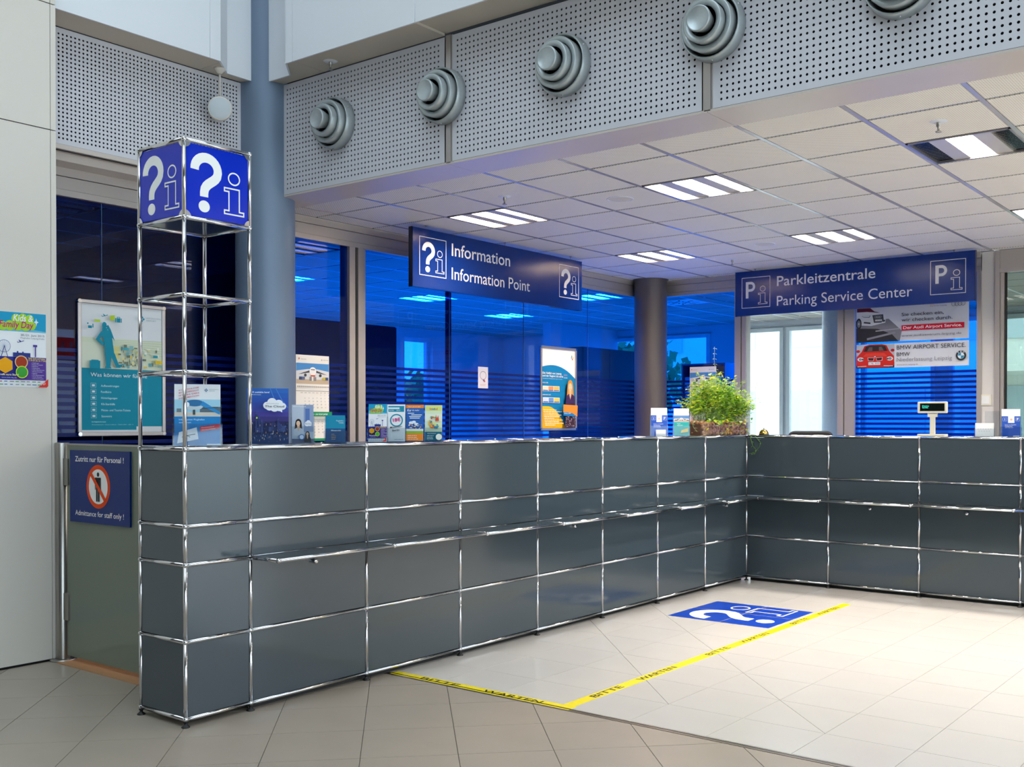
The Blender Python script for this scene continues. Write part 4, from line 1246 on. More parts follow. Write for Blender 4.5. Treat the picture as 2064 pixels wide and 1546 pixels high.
def kids_art(p, w, h, small=False):
    P_ = '5A3A96'
    p.rect(0, 0.745 * h, w, 0.255 * h, '1A9CC8'); p.poly([(0, .745 * h), (0, .83 * h), (.5 * w, .80 * h), (w, .76 * h), (w, .745 * h)], '6FC3DE')
    p.rect(0, 0.095 * h, w, 0.31 * h, '2B2F92'); p.poly([(0.36 * w, .095 * h), (0.62 * w, .405 * h), (w, .405 * h), (w, .095 * h)], P_)
    # lime cloud behind the lettering
    for x, y, r in ((.42, .915, .085), (.55, .93, .08), (.68, .92, .08), (.30, .82, .09), (.45, .83, .10), (.60, .83, .10), (.72, .83, .075), (.17, .81, .08)):
        p.circ(x * w, y * h, r * w, 'A6D42A', r * h * 0.75)
    p.text('Kids &', 0.36 * w, 0.885 * h, 0.085 * h, 'F6F8EE', 0.38 * w, 0.02, shear=0.15)
    p.text('Family Day', 0.10 * w, 0.795 * h, 0.085 * h, 'C2177E', 0.64 * w, 0.012, shear=0.15)
    p.poly([(.80 * w, .94 * h), (.815 * w, .90 * h), (.85 * w, .885 * h), (.815 * w, .87 * h), (.80 * w, .82 * h), (.79 * w, .87 * h), (.75 * w, .885 * h), (.79 * w, .90 * h)], 'DDF1F8')
    p.text('20./21. Juni 2015', 0.50 * w, 0.688 * h, 0.026 * h, '3A4560', 0.46 * w); p.text('Flughafen Leipzig/Halle', 0.50 * w, 0.652 * h, 0.020 * h, '8A90A0', 0.46 * w)
    p.ring(0.19 * w, 0.54 * h, 0.12 * w, 0.008 * w, '5A6EA8', 28)
    for k in range(8):
        a = math.pi * k / 8
        p.stroke([(0.19 * w - .115 * w * math.cos(a), .54 * h - .115 * w * math.sin(a)), (0.19 * w + .115 * w * math.cos(a), .54 * h + .115 * w * math.sin(a))], 0.003 * w, '9AA6C8')
    p.stroke([(.13 * w, .40 * h), (.19 * w, .54 * h), (.25 * w, .40 * h)], 0.012 * w, '2B3A86')
    p.rect(.35 * w, .405 * h, .33 * w, .055 * h, '2B3A86'); p.rect(.42 * w, .45 * h, .03 * w, .03 * h, '2B3A86'); p.rect(.52 * w, .45 * h, .03 * w, .025 * h, '2B3A86')
    p.rect(.765 * w, .41 * h, .022 * w, .15 * h, '4A3C96'); p.rect(.73 * w, .545 * h, .08 * w, .03 * h, '4A3C96'); plane_side(p, .43 * w, .595 * h, .13 * w, '2B3A86')
    p.poly([(.20 * w + .155 * w * math.cos(math.radians(90 + 60 * k)), .285 * h + .155 * w * math.sin(math.radians(90 + 60 * k))) for k in range(6)], 'F2A90C')
    p.circ(.50 * w, .335 * h, .115 * w, 'A83A1C'); p.ring(.50 * w, .335 * h, .125 * w, .018 * w, 'E8C890')
    p.circ(.51 * w, .20 * h, .11 * w, '3FA03A'); p.ring(.51 * w, .20 * h, .118 * w, .016 * w, 'C9E43A')
    p.text('Spiel, Spaß und Action', .635 * w, .378 * h, .020 * h, 'F2D84A', .32 * w, 0.015); p.text('11-18 Uhr (So. bis 17 Uhr)', .635 * w, .352 * h, .020 * h, 'F2D84A', .34 * w, 0.015)
    for k, s in enumerate(('Hüpfburgen', 'Bungee-Trampolin', 'Riesenrad', 'Kletterwand', 'Roller-Bike-Parcours', 'Kinderschminken', 'Segways', 'Vier Bastelstationen', 'Kinder-Baustelle', 'Viele Gewinnspiele')):
        p.text('» ' + s, .69 * w, (.322 - .0235 * k) * h, .013 * h, 'DAD6EE')
    p.text('Trefft eure Stars!', .06 * w, .150 * h, .024 * h, 'F4EAB0', .38 * w, 0.015); p.text('www.kids-day.de', .12 * w, .115 * h, .016 * h, 'CFC9EA', .28 * w)
    rr = random.Random(9)
    for row in range(2):
        for k in range(8):
            p.rect((.06 + .105 * k) * w, (.065 - .04 * row) * h, w * rr.uniform(.05, .085), .012 * h, rr.choice(['8A8F98', '5E86B0', 'B0506A', '63A66A', '9AA0A8']))
    p.poly([(.80 * w, 0), (w, .115 * h), (w, 0.02 * h), (.97 * w, 0)], 'D9352A'); p.text('Eintritt', .86 * w, .025 * h, .018 * h, 'F8E8E4', .10 * w, 0.01, rot=0.62); p.text('frei', .91 * w, .028 * h, .018 * h, 'F8E8E4', .05 * w, 0.01, rot=0.62)
sheet('wall_poster', 'colourful Kids and Family Day poster taped to the white wall', (-1.7885, -0.008, 1.583), math.pi / 2, 0.296, 0.42, 'F2F2F4', kids_art)

def jet_photo(p, x, y, w, h):
    """airliner head-on on the apron"""
    p.rect(x, y, w, h, '4C8CC8'); p.poly([(x, y), (x, y + .62 * h), (x + .35 * w, y + .72 * h), (x + .65 * w, y + .72 * h), (x + w, y + .62 * h), (x + w, y)], 'D8D8DA'); p.rect(x, y, w, .22 * h, 'C3AE96')
    p.poly([(x + .05 * w, y + .45 * h), (x + .4 * w, y + .66 * h), (x + .6 * w, y + .66 * h), (x + .95 * w, y + .45 * h), (x + .6 * w, y + .55 * h), (x + .4 * w, y + .55 * h)], '4A4E56')
    p.circ(x + .5 * w, y + .62 * h, .105 * w, 'F0EEEC', .20 * h); p.rect(x + .44 * w, y + .68 * h, .12 * w, .035 * h, '30343C')
    for dx in (.27, .73):
        p.circ(x + dx * w, y + .42 * h, .04 * w, '3A3C42', .075 * h, 14)
    p.rect(x + .43 * w, y + .36 * h, .14 * w, .07 * h, 'C8502E'); p.rect(x + .40 * w, y + .16 * h, .20 * w, .18 * h, '8D8A8C'); p.rect(x + .46 * w, y + .14 * h, .05 * w, .22 * h, 'E8E4DE')
    for dx, c in ((.08, '3D4E78'), (.16, '5C6A90'), (.80, 'C9B23A'), (.88, '3D4E78')):
        p.rect(x + dx * w, y + .20 * h, .09 * w, .14 * h, c)

def month(p, x, y, w, h, start, mark=None):
    p.rect(x, y + h * .86, w, h * .012, '6E6A66')
    for r in range(5):
        for d in range(7):
            n = r * 7 + d - start + 1
            if 1 <= n <= 31:
                p.text(str(n), x + w * (.20 + .125 * d), y + h * (.66 - .14 * r), h * .058, 'B7AAA6' if d == 5 else '5C5652', align='c')
    for d in range(8):
        p.rect(x + w * (.04 + .12 * d), y + h * .78, w * .07, h * .018, '9A948E')
    if mark:
        frame_rect(p, x + w * (.20 + .125 * mark[0] - .055), y + h * (.66 - .14 * mark[1] - .03), w * .11, h * .12, w * .016, 'D8402C')

def d_cal(p, w, h):
    p.rect(0, .58 * h, w, .003, '57504A')
    jet_photo(p, 0.003, .665 * h, w - .006, .24 * h)
    p.rect(.07 * w, .945 * h, .025 * w, .02 * h, 'C83A30'); p.lines(.13 * w, .948 * h, .2 * w, 1, .01, .006, 'B0AAA6'); diamond_logo(p, .76 * w, .95 * h, .02 * w, '5A7A90', 'F1ECE4'); p.lines(.80 * w, .948 * h, .16 * w, 1, .01, .006, 'B0AAA6')
    for k in range(34):
        p.rect(w * (.02 + .0285 * k), .622 * h, w * .012, .018 * h, '57504A')
    month(p, .02 * w, .355 * h, .96 * w, .26 * h, 4)
    p.rect(0, .285 * h, w, .055 * h, '1B8A5C'); p.text('Monday to Sunday - your airport partner', .5 * w, .303 * h, .016, 'E6F2EA', .74 * w, 0.012, 'c')
    month(p, .02 * w, .035 * h, .96 * w, .245 * h, 0, (0, 2))
    p.rect(0, 0, w, .03 * h, '1B8A5C')
M_CAL = 'F1ECE4'
sheet('wall_calendar', 'tall airport calendar with jet photo hung beside the grey column', (XG + 0.004, 2.590, 1.235), math.pi / 2, 0.338, 0.682, M_CAL, d_cal, 'calendar')
sheet('wall_calendar', 'airport calendar with jet photo on the back glass behind the plant', (-1.772, YB - 0.004, 1.33), 0, 0.336, 0.682, M_CAL, d_cal, 'calendar')
def d_q(p, w, h):
    p.ring(.5 * w, .60 * h, .33 * w, .055 * w, 'A9A6B0', 28, .21 * h); p.stroke([(.55 * w, .40 * h), (.68 * w, .30 * h)], .12 * w, 'C05A6A'); p.stroke([(.48 * w, .40 * h), (.56 * w, .33 * h)], .08 * w, '6A6A74')
    p.lines(.18 * w, .17 * h, .66 * w, 2, .04 * h, .006, 'D9B8A8', 4)
sheet('small_notice', 'small white notice with a ring shaped Q emblem on the blue glass', (XG + 0.004, 4.769, 1.708), math.pi / 2, 0.145, 0.204, 'E9E4E8', d_q, 'notice')

def d_audi(p, w, h):
    # white saloon car on a dark wet road
    p.poly([(0, 0), (.40 * w, 0), (.42 * w, .28 * h), (.30 * w, .62 * h), (0, .60 * h)], '77777E'); p.poly([(0, 0), (.39 * w, 0), (.33 * w, .20 * h), (.20 * w, .36 * h), (0, .40 * h)], '1E1E26')
    p.stroke([(.10 * w, .09 * h), (.36 * w, .24 * h)], .018 * h * 3, '83848C'); p.stroke([(.18 * w, .30 * h), (.40 * w, .34 * h)], .03 * h, 'A0A1A8')
    p.poly([(.005 * w, .96 * h), (.12 * w, .96 * h), (.17 * w, .84 * h), (.22 * w, .80 * h), (.005 * w, .80 * h)], '5A1A30')
    p.poly([(0, .50 * h), (0, .84 * h), (.10 * w, .84 * h), (.20 * w, .80 * h), (.265 * w, .76 * h), (.275 * w, .62 * h), (.27 * w, .52 * h), (.14 * w, .45 * h), (.06 * w, .47 * h)], 'DCDCE0')
    p.poly([(.15 * w, .74 * h), (.25 * w, .75 * h), (.255 * w, .60 * h), (.235 * w, .53 * h), (.165 * w, .53 * h)], '34353C')
    for k in range(5):
        p.rect(.158 * w, (.57 + .035 * k) * h, .09 * w, .006 * h, '8D8E94')
    for k in range(4):
        p.ring((.182 + .014 * k) * w, .685 * h, .010 * w, .002 * w, 'D5D5DA', 16)
    p.rect(.178 * w, .565 * h, .062 * w, .05 * h, 'E6E6E8'); p.text('L-AZ 600', .182 * w, .577 * h, .026 * h, '2A2A30', .054 * w)
    p.poly([(.05 * w, .73 * h), (.135 * w, .735 * h), (.125 * w, .68 * h), (.07 * w, .69 * h)], '55606C'); p.poly([(.055 * w, .725 * h), (.13 * w, .728 * h), (.12 * w, .70 * h), (.07 * w, .705 * h)], 'E8F0F6')
    p.circ(.025 * w, .52 * h, .026 * w, '17171B', .15 * h); p.circ(.025 * w, .52 * h, .017 * w, '6A6B72', .10 * h); p.circ(.025 * w, .52 * h, .006 * w, 'B9BAC0', .03 * h)
    p.poly([(.07 * w, .53 * h), (.135 * w, .50 * h), (.135 * w, .545 * h), (.075 * w, .57 * h)], '3A3B42'); p.poly([(.245 * w, .54 * h), (.27 * w, .55 * h), (.27 * w, .60 * h), (.25 * w, .59 * h)], '3A3B42')
    p.text('Audi', .67 * w, .925 * h, .030 * h, 'BF2B34', .035 * w, 0.01); p.text('Zentrum Leipzig', .67 * w, .875 * h, .026 * h, '55555C', .145 * w)
    for k in range(4):
        p.ring((.873 + .027 * k) * w, .905 * h, .019 * w, .003 * w, '55565C', 24)
    p.text('Sie checken ein,', .42 * w, .665 * h, .085 * h, '232329', .37 * w, 0.006); p.text('wir checken durch.', .42 * w, .520 * h, .085 * h, '232329', .445 * w, 0.006)
    p.rect(.42 * w, .275 * h, .545 * w, .145 * h, 'C1122F'); p.text('Der Audi Airport Service.', .435 * w, .315 * h, .075 * h, 'F4F0F0', .51 * w, 0.012)
    p.text('www.audizentrum-leipzig.de', .42 * w, .115 * h, .055 * h, '5A5A60', .52 * w)
sheet('advert_sign', 'white car advert with red Airport Service bar on the right blue pane', (0.176, YB - 0.006, 2.198), 0, 1.112, 0.372, 'D9D9DE', d_audi, 'advert', 0.003)
def d_bmw(p, w, h):
    p.rect(.001, .001, w - .002, h - .002, 'E2E2E6')
    p.rect(0, 0, .352 * w, h, 'B9BDC6'); p.rect(0, 0, .352 * w, .22 * h, '3A1418')
    p.poly([(.05 * w, .70 * h), (.075 * w, .93 * h), (.12 * w, .985 * h), (.24 * w, .985 * h), (.28 * w, .93 * h), (.305 * w, .70 * h)], 'A31C1A'); p.poly([(.068 * w, .70 * h), (.09 * w, .91 * h), (.125 * w, .95 * h), (.235 * w, .95 * h), (.265 * w, .91 * h), (.288 * w, .70 * h)], '2B2022')
    p.poly([(0.10 * w, .72 * h), (.12 * w, .88 * h), (.15 * w, .88 * h), (.15 * w, .72 * h)], '5A5152'); p.poly([(.21 * w, .72 * h), (.21 * w, .88 * h), (.235 * w, .88 * h), (.255 * w, .72 * h)], '5A5152')
    for dx in (.0, .32):
        p.circ((.016 + dx) * w, .72 * h, .018 * w, 'B9241E', .06 * h, 14)
    p.poly([(.0, .12 * h), (.003 * w, .48 * h), (.05 * w, .70 * h), (.305 * w, .70 * h), (.349 * w, .48 * h), (.351 * w, .12 * h), (.30 * w, .03 * h), (.05 * w, .03 * h)], 'C8281E')
    p.poly([(.09 * w, .62 * h), (.26 * w, .62 * h), (.29 * w, .48 * h), (.06 * w, .48 * h)], 'DB4030')
    for s in (-1, 1):
        c = .176 * w
        p.poly([(c + s * .006 * w, .44 * h), (c + s * .07 * w, .45 * h), (c + s * .066 * w, .31 * h), (c + s * .018 * w, .29 * h)], 'E3DEDC'); p.poly([(c + s * .010 * w, .425 * h), (c + s * .066 * w, .435 * h), (c + s * .062 * w, .325 * h), (c + s * .020 * w, .305 * h)], '54181A')
        p.circ(c + s * .135 * w, .38 * h, .030 * w, 'E9E4E2', .085 * h, 18); p.circ(c + s * .138 * w, .38 * h, .015 * w, '8A8A90', .055 * h, 14); p.circ(c + s * .115 * w, .375 * h, .010 * w, '4A4A50', .04 * h, 12)
        p.stroke([(c + s * .08 * w, .09 * h), (c + s * .165 * w, .07 * h)], .03 * h, 'D6CFCB')
    p.rect(.115 * w, .13 * h, .11 * w, .12 * h, 'ECECEC'); p.text('L NL 3333', .122 * w, .158 * h, .065 * h, '24242A', .095 * w); p.circ(.176 * w, .475 * h, .008 * w, 'D8E4F0', .022 * h, 12)
    p.text('BMW AIRPORT SERVICE.', .375 * w, .735 * h, .165 * h, '2F2F35', .60 * w); p.text('BMW', .375 * w, .46 * h, .155 * h, '2F2F35', .118 * w)
    p.text('Niederlassung Leipzig', .375 * w, .245 * h, .155 * h, '8F8F96', .485 * w); p.text('www.bmw-leipzig.de', .375 * w, .085 * h, .05 * h, '6A6A70', .19 * w)
    x, y, r = .936 * w, .395 * h, .046 * w
    p.circ(x, y, r, '232A30', n=36); p.ring(x, y, r, r * .06, 'A8AEB4', 36); p.circ(x, y, r * .60, 'EFF2F4', n=32)
    for a0 in (90, 270):
        p.poly([(x, y)] + [(x + r * .56 * math.cos(math.radians(a0 + 90 * k / 8)), y + r * .56 * math.sin(math.radians(a0 + 90 * k / 8))) for k in range(9)], '2A8FB5')
    for s, a in (('B', 128), ('M', 90), ('W', 52)):
        p.text(s, x + r * .80 * math.cos(math.radians(a)), y + r * .80 * math.sin(math.radians(a)) - r * .13, r * .26, 'F0F2F4', align='c', bold=0.01)
sheet('advert_sign', 'red car advert reading BMW Airport Service below the white car advert', (0.178, YB - 0.006, 1.935), 0, 1.112, 0.243, 'E2E2E6', d_bmw, 'advert', 0.003)

sw = thing('wall_switch', 'square white switch plate on the wall strip by the door', 'switch', (1.402, YB - 0.0105, 1.547))
MB().rbox((0, -0.010, 0), (0.095, 0, 0.104), 0.008, 1).build('plate', M_CREAM, sw)
MB().rbox((0.012, -0.014, 0.014), (0.083, -0.010, 0.090), 0.005, 1).build('rocker', M_WPLAST, sw)

# ================================================================== leaflets and stands on the counters
def face_cam(x, y, extra=0.0):
    return math.atan2(CAM.x - x, -(CAM.y - y)) + extra
LEAN = 0.16
def stand(name, label, x, y, w, h, base, draw, hold=0.4, lean=LEAN, extra=0.0, thick=0.004, cat='leaflet', group=None, holder_label=None, wings=False):
    """a leaflet leaning in its clear acrylic holder; two separate things"""
    rz = face_cam(x, y, extra)
    ux, uy = math.cos(rz), math.sin(rz)
    ox, oy = x - ux * w / 2, y - uy * w / 2
    M_ = Matrix.Translation((ox, oy, HC + 0.0045)) @ Matrix.Rotation(rz, 4, 'Z') @ Matrix.Rotation(-lean, 4, 'X')
    t = thing(name, label, cat, (ox, oy, HC + 0.0055), 0, group, rot=(-lean, 0, rz))
    MB().box((0, 0, 0), (w, thick, h)).build('sheet', pm(base), t)
    p = Print()
    draw(p, w, h)
    p.build('print', t, (0, -0.0003, 0))
    if holder_label:
        a = thing('leaflet_holder', holder_label, 'holder', (ox, oy, HC + 0.0015), 0, 'clear acrylic leaflet holders on the counters', rot=(-lean, 0, rz))
        g_ = 0.006
        MB().box((-g_, thick + 0.002, 0), (w + g_, thick + 0.0045, h * (0.8 if not wings else 0.98))).build('back_plate', M_ACRYL, a)
        MB().box((-g_, -0.014, 0), (w + g_, -0.0115, h * hold)).build('front_pocket', M_ACRYL, a)
        for x0 in (-g_ - 0.0025, w + g_):
            MB().box((x0, -0.014, 0), (x0 + 0.0025, thick + 0.0045, h * hold)).build('side_wall', M_ACRYL, a)
        MB().box((-g_, -0.0115, 0.0), (w + g_, thick + 0.002, 0.0022)).build('pocket_floor', M_ACRYL, a)
        b = MB().box((-g_, thick + 0.0045, 0.0), (w + g_, thick + 0.06, 0.0025))
        MB().add([(-g_, thick + 0.004, h * .7), (w + g_, thick + 0.004, h * .7), (w + g_, thick + .0063, h * .7), (-g_, thick + .0063, h * .7),
                  (-g_, thick + 0.004 + h * .30, h * .30 * math.tan(lean) + .004), (w + g_, thick + 0.004 + h * .30, h * .30 * math.tan(lean) + .004)],
                 [(0, 1, 5, 4), (2, 3, 4, 5), (0, 3, 2, 1), (0, 4, 3), (1, 2, 5)]).build('back_strut', M_ACRYL, a)
    return t

def d_info(p, w, h):
    p.rect(0, 0, w, .47 * h, '1C7FC2'); p.rect(0, .47 * h, w, .28 * h, '9CCBE0'); p.rect(0, .47 * h, w, .07 * h, 'C9C4BC')
    p.rect(.55 * w, .54 * h, .45 * w, .09 * h, '5A6C78'); p.rect(.05 * w, .54 * h, .1 * w, .06 * h, '6C7C86')
    p.circ(.42 * w, .655 * h, .21 * w, 'B9C9D2', .085 * h); p.circ(.44 * w, .69 * h, .19 * w, '2F6EA0', .055 * h); p.poly([(.55 * w, .66 * h), (.98 * w, .50 * h), (w, .54 * h), (.62 * w, .72 * h)], '2F8AC8')
    p.circ(.28 * w, .665 * h, .045 * w, 'E6EEF2', .04 * h); p.rect(.40 * w, .50 * h, .05 * w, .08 * h, '3A444C'); p.stroke([(.6 * w, .60 * h), (.95 * w, .62 * h)], .01 * h, '3A4650')
    for k, s in enumerate(('KOSTENLOSE', 'MITTAGSÜBERNACHT', 'IST EIN DEN', 'INFORMATION')):
        p.text(s, .10 * w, (.885 - .045 * k) * h, .020 * h, 'C6304A', .44 * w, 0.008, rot=0.17)
    diamond_logo(p, .69 * w, .90 * h, .04 * w, '2A6C98', 'E9EBEE'); p.text('LEIPZIG/HALLE', .75 * w, .905 * h, .014 * h, '7A8C98', .21 * w); p.text('AIRPORT', .75 * w, .88 * h, .014 * h, '7A8C98', .13 * w)
    p.text('Information Flughafen', .10 * w, .405 * h, .026 * h, 'CFE4F2', .55 * w); p.text('zum Vorort', .10 * w, .36 * h, .022 * h, 'CFE4F2', .26 * w)
    p.poly([(.56 * w, .22 * h), (.985 * w, .27 * h), (.985 * w, .35 * h), (.55 * w, .30 * h)], 'D8283C'); p.text('Informationsmaterial', .58 * w, .275 * h, .018 * h, 'F4DADA', .28 * w, rot=0.12); p.text('bitte hier entnehmen', .59 * w, .24 * h, .016 * h, 'F4DADA', .30 * w, rot=0.12)
    p.poly([(.06 * w, .03 * h), (.52 * w, .10 * h), (.48 * w, .29 * h), (.10 * w, .21 * h)], 'E3E4E8'); p.stroke([(.16 * w, .13 * h), (.30 * w, .16 * h), (.45 * w, .18 * h)], .012 * h, '4A4A52'); p.stroke([(.22 * w, .175 * h), (.34 * w, .13 * h)], .01 * h, '4A4A52')
    p.rect(.70 * w, 0.0, .30 * w, .02 * h, 'E9EBEE')
stand('information_flyer', 'large airport information sheet with jet photo standing inside the chrome tower', -0.18, 0.19, 0.21, 0.297, 'E3E5E9', d_info, 0.36, holder_label='wide acrylic holder with side walls inside the chrome tower')
def d_cloud(p, w, h):
    for k, c in enumerate(('2B64B8', '2A5CB0', '2E55AE', '3650A8', '3D4AA0', '443F92', '3A3579', '2A2A5C')):
        p.rect(0, (1 - (k + 1) * .085) * h, w, .087 * h, c)
    p.rect(0, 0, w, .32 * h, '1C2A52'); p.rect(0, .0, w, .16 * h, '16305C')
    rr = random.Random(2)
    x = 0
    while x < .98:
        bw, bh = rr.uniform(.03, .09), rr.uniform(.04, .18)
        p.rect(x * w, .22 * h, min(bw, .99 - x) * w, bh * h, rr.choice(['22305E', '2A3A6C', '1A2550', '354878'])); x += bw
    for x0, hh in ((.20, .33), (.27, .25), (.72, .22), (.33, .19)):
        p.rect(x0 * w, .2 * h, .05 * w, hh * h, '2C3C70'); p.poly([(x0 * w, (.2 + hh) * h), ((x0 + .025) * w, (.25 + hh) * h), ((x0 + .05) * w, (.2 + hh) * h)], '3C4C80')
    p.rect(.22 * w, .45 * h, .035 * w, .03 * h, 'B8E05A')
    for k in range(150):
        p.rect(rr.uniform(.02, .97) * w, rr.uniform(.03, .36) * h, .006 * w, rr.choice([.004, .004, .03]) * h, rr.choice(['F4E2A0', 'C9D8F0', '6F93D0', 'F0B060', '3C62A8', '3C62A8']))
    p.stroke([(.55 * w, h * .98), (.68 * w, .72 * h), (.80 * w, .60 * h)], .012 * h, '4A82CC'); p.stroke([(.68 * w, h * .98), (.84 * w, .75 * h), (.98 * w, .62 * h)], .012 * h, '4A82CC')
    for x, y, r in ((.48, .66, .09), (.60, .71, .115), (.76, .69, .10), (.85, .645, .085), (.66, .635, .12), (.54, .64, .1), (.77, .63, .1)):
        p.circ(x * w, y * h, r * w, 'EDEEF2', r * w)
    p.poly([(.74 * w, .58 * h), (.84 * w, .60 * h), (.84 * w, .535 * h)], 'EDEEF2')
    p.text('Wi-Fi powered by', .46 * w, .685 * h, .018 * h, '9AA0AE', .30 * w); p.text('The Cloud', .43 * w, .625 * h, .036 * h, '2C3350', .46 * w, 0.008)
    p.text('Wi-Fi available here!', .04 * w, .88 * h, .028 * h, 'E9EEF6', .50 * w, 0.012); p.text('WLAN Hotspot', .12 * w, .842 * h, .018 * h, 'D5DFEE', .22 * w)
stand('hotspot_sign', 'blue night skyline display reading The Cloud beside the tower', -0.16, 0.585, 0.205, 0.285, '2B64B8', d_cloud, 0.1, 0.13, cat='display')
def d_head(p, w, h):
    p.rect(0, 0, w, h, 'B9C2D2'); p.rect(.55 * w, .3 * h, .45 * w, .7 * h, '8F9FC0'); p.rect(.62 * w, .45 * h, .2 * w, .45 * h, '5674B0'); p.rect(0, 0, w, .12 * h, '5C6684')
    woman(p, .30 * w, .30 * h, .72 * w, '2A1C1A', 'C8CCD6')
    for x, y, r in ((.70, .50, .09), (.82, .50, .08), (.76, .54, .08)):
        p.circ(x * w, y * h, r * w * 1.3, 'E4E6EE')
    p.text('The Cloud', .60 * w, .485 * h, .035 * h, '3A4058', .34 * w)
    woman(p, .72 * w, .10 * h, .46 * w, '2A1C1A', '2E3038'); p.circ(.45 * w, .16 * h, .13 * w, 'DDE6F2'); p.ring(.45 * w, .16 * h, .13 * w, .03 * w, '3C78C0')
    p.text('Wi-Fi-Premium', .05 * w, .93 * h, .035 * h, 'F2F2F4', .6 * w, 0.01)
stand('wifi_flyer', 'small flyer with a smiling dark haired woman wearing a headset', -0.15, 0.80, 0.110, 0.205, 'B9C2D2', d_head, 0.45, holder_label='small acrylic holder of the headset flyer')
def d_teal(p, w, h):
    p.rect(0, .52 * h, w, .48 * h, '1487A8'); p.rect(0, 0, w, .52 * h, '1A4F80'); p.text('Flughafen', .55 * w, .78 * h, .045 * h, 'D8ECF2', .36 * w); p.text('Leipzig', .68 * w, .71 * h, .045 * h, 'D8ECF2', .23 * w); p.text('Willkommen an Bord', .28 * w, .42 * h, .05 * h, 'E9F1F6', .5 * w)
    p.lines(.30 * w, .30 * h, .26 * w, 4, .06 * h, .012 * h * 2, 'D8A860', 6)
stand('teal_booklet', 'plain teal and navy booklet right of the headset flyer', -0.15, 1.022, 0.105, 0.150, '1487A8', d_teal, 0.45, thick=0.012, holder_label='tall clear acrylic holder around the teal booklet', wings=True)
def d_fam(p, w, h):
    kids_art(p, w, h)
def d_18(p, w, h):
    T = '1C8AA4'
    p.rect(0.001, 0.001, w - 0.002, h - 0.002, 'EDEEF0')
    p.rect(.06 * w, .80 * h, .88 * w, .16 * h, T); p.rect(.06 * w, .875 * h, .62 * w, .045 * h, 'DDEBEE'); p.text('MÜNCHEN', .10 * w, .825 * h, .026 * h, 'E9F3F5', .26 * w); p.text('BERLIN', .52 * w, .825 * h, .026 * h, 'E9F3F5', .2 * w)
    p.ring(.52 * w, .57 * h, .36 * w, .065 * w, T, 36); p.text('18€', .33 * w, .53 * h, .085 * h, 'C81E7C', .42 * w, 0.03, rot=0.12); p.text('ab', .20 * w, .545 * h, .02 * h, 'C81E7C')
    p.text('München-', .18 * w, .35 * h, .05 * h, '3A3A40', .68 * w, 0.006, rot=0.12); p.text('Berlin', .30 * w, .27 * h, .05 * h, '3A3A40', .40 * w, 0.006, rot=0.10); p.lines(.42 * w, .05 * h, .5 * w, 1, .02, .02 * h, '9AA4AC')
def d_orange(p, w, h):
    p.rect(0, 0, w, h, '2C62B0'); p.rect(0, .91 * h, w, .09 * h, 'EE8522'); p.text('Hotel, gesund, aktiv', .12 * w, .935 * h, .028 * h, 'FAE8D0', .70 * w, 0.01)
    p.text('Kur', .06 * w, .82 * h, .06 * h, 'F0F2F6', .24 * w, 0.02, shear=.2); p.text('& mehr', .36 * w, .83 * h, .04 * h, 'F0F2F6', .4 * w, 0.01)
    for k, (a, b) in enumerate(((.10, .36), (.30, .60), (.18, .66), (.22, .56))):
        p.rect(a * w, (.755 - .045 * k) * h, b * w, .022 * h, 'DCE6F4')
    for x, y, r in ((.3, .5, .13), (.45, .52, .12), (.6, .46, .12)):
        p.circ(x * w, y * h, r * w, 'E6EEF6', r * w * .7)
    rr = random.Random(8)
    for k in range(26):
        p.circ(w * rr.uniform(.08, .92), h * rr.uniform(.33, .46), .05 * w, rr.choice(['E8E4E0', 'C97A4A', '3A4A78', 'D9D2C8', '8A9CC0']), .03 * w, 8)
    p.rect(0, .27 * h, w, .06 * h, 'D5DCE4'); p.rect(0, .20 * h, w, .07 * h, '8FB43A'); p.rect(0, 0, w, .20 * h, 'EE8A2A'); p.lines(.12 * w, .14 * h, .72 * w, 3, .05 * h, .022 * h, 'FBEBD6', 2)
def d_city(p, w, h):
    p.rect(0, 0, w, h, 'DFECC8'); p.rect(0, .84 * h, w, .16 * h, 'DDE48A'); p.rect(0, .55 * h, w, .2 * h, 'EAF1DC'); p.rect(0, 0, w, .25 * h, '1C8098')
    for k, (c, l) in enumerate(zip(('E8862A', 'C8402E', '3A8AB8', '8A5AA0', '4AA05A', 'E0A02A', 'C8402E', '3A6AB8'), 'Städtel ')):
        p.text(l, (.26 + .075 * k) * w, .865 * h, .06 * h, c, bold=0.01)
    rr = random.Random(4)
    p.poly([(.3 * w, .55 * h), (.6 * w, .50 * h), (.85 * w, .45 * h), (.7 * w, .36 * h), (.4 * w, .38 * h)], 'D9E69A'); p.circ(.34 * w, .48 * h, .13 * w, 'F2B85A'); p.circ(.42 * w, .40 * h, .11 * w, 'EE7E3A'); p.poly([(.5 * w, .40 * h), (.85 * w, .42 * h), (.72 * w, .34 * h), (.55 * w, .35 * h)], '3A8AB0')
    for k in range(16):
        p.circ(w * rr.uniform(.25, .85), h * rr.uniform(.38, .68), .045 * w, rr.choice(['E8442E', 'EE8A2A', '3A8AB0', 'F2D25A', '6AAE4A']), .05 * w, 7)
    p.poly([(.62 * w, .55 * h), (.66 * w, .74 * h), (.72 * w, .60 * h), (.78 * w, .72 * h), (.84 * w, .55 * h)], 'E0502E')
    p.text('www.leipzig.de', .16 * w, .19 * h, .03 * h, 'E6F2F4', .5 * w); p.lines(.15 * w, .13 * h, .42 * w, 3, .045 * h, .022 * h, 'CFE6EA', 3); p.circ(.84 * w, .10 * h, .18 * w, 'EDF1E6')
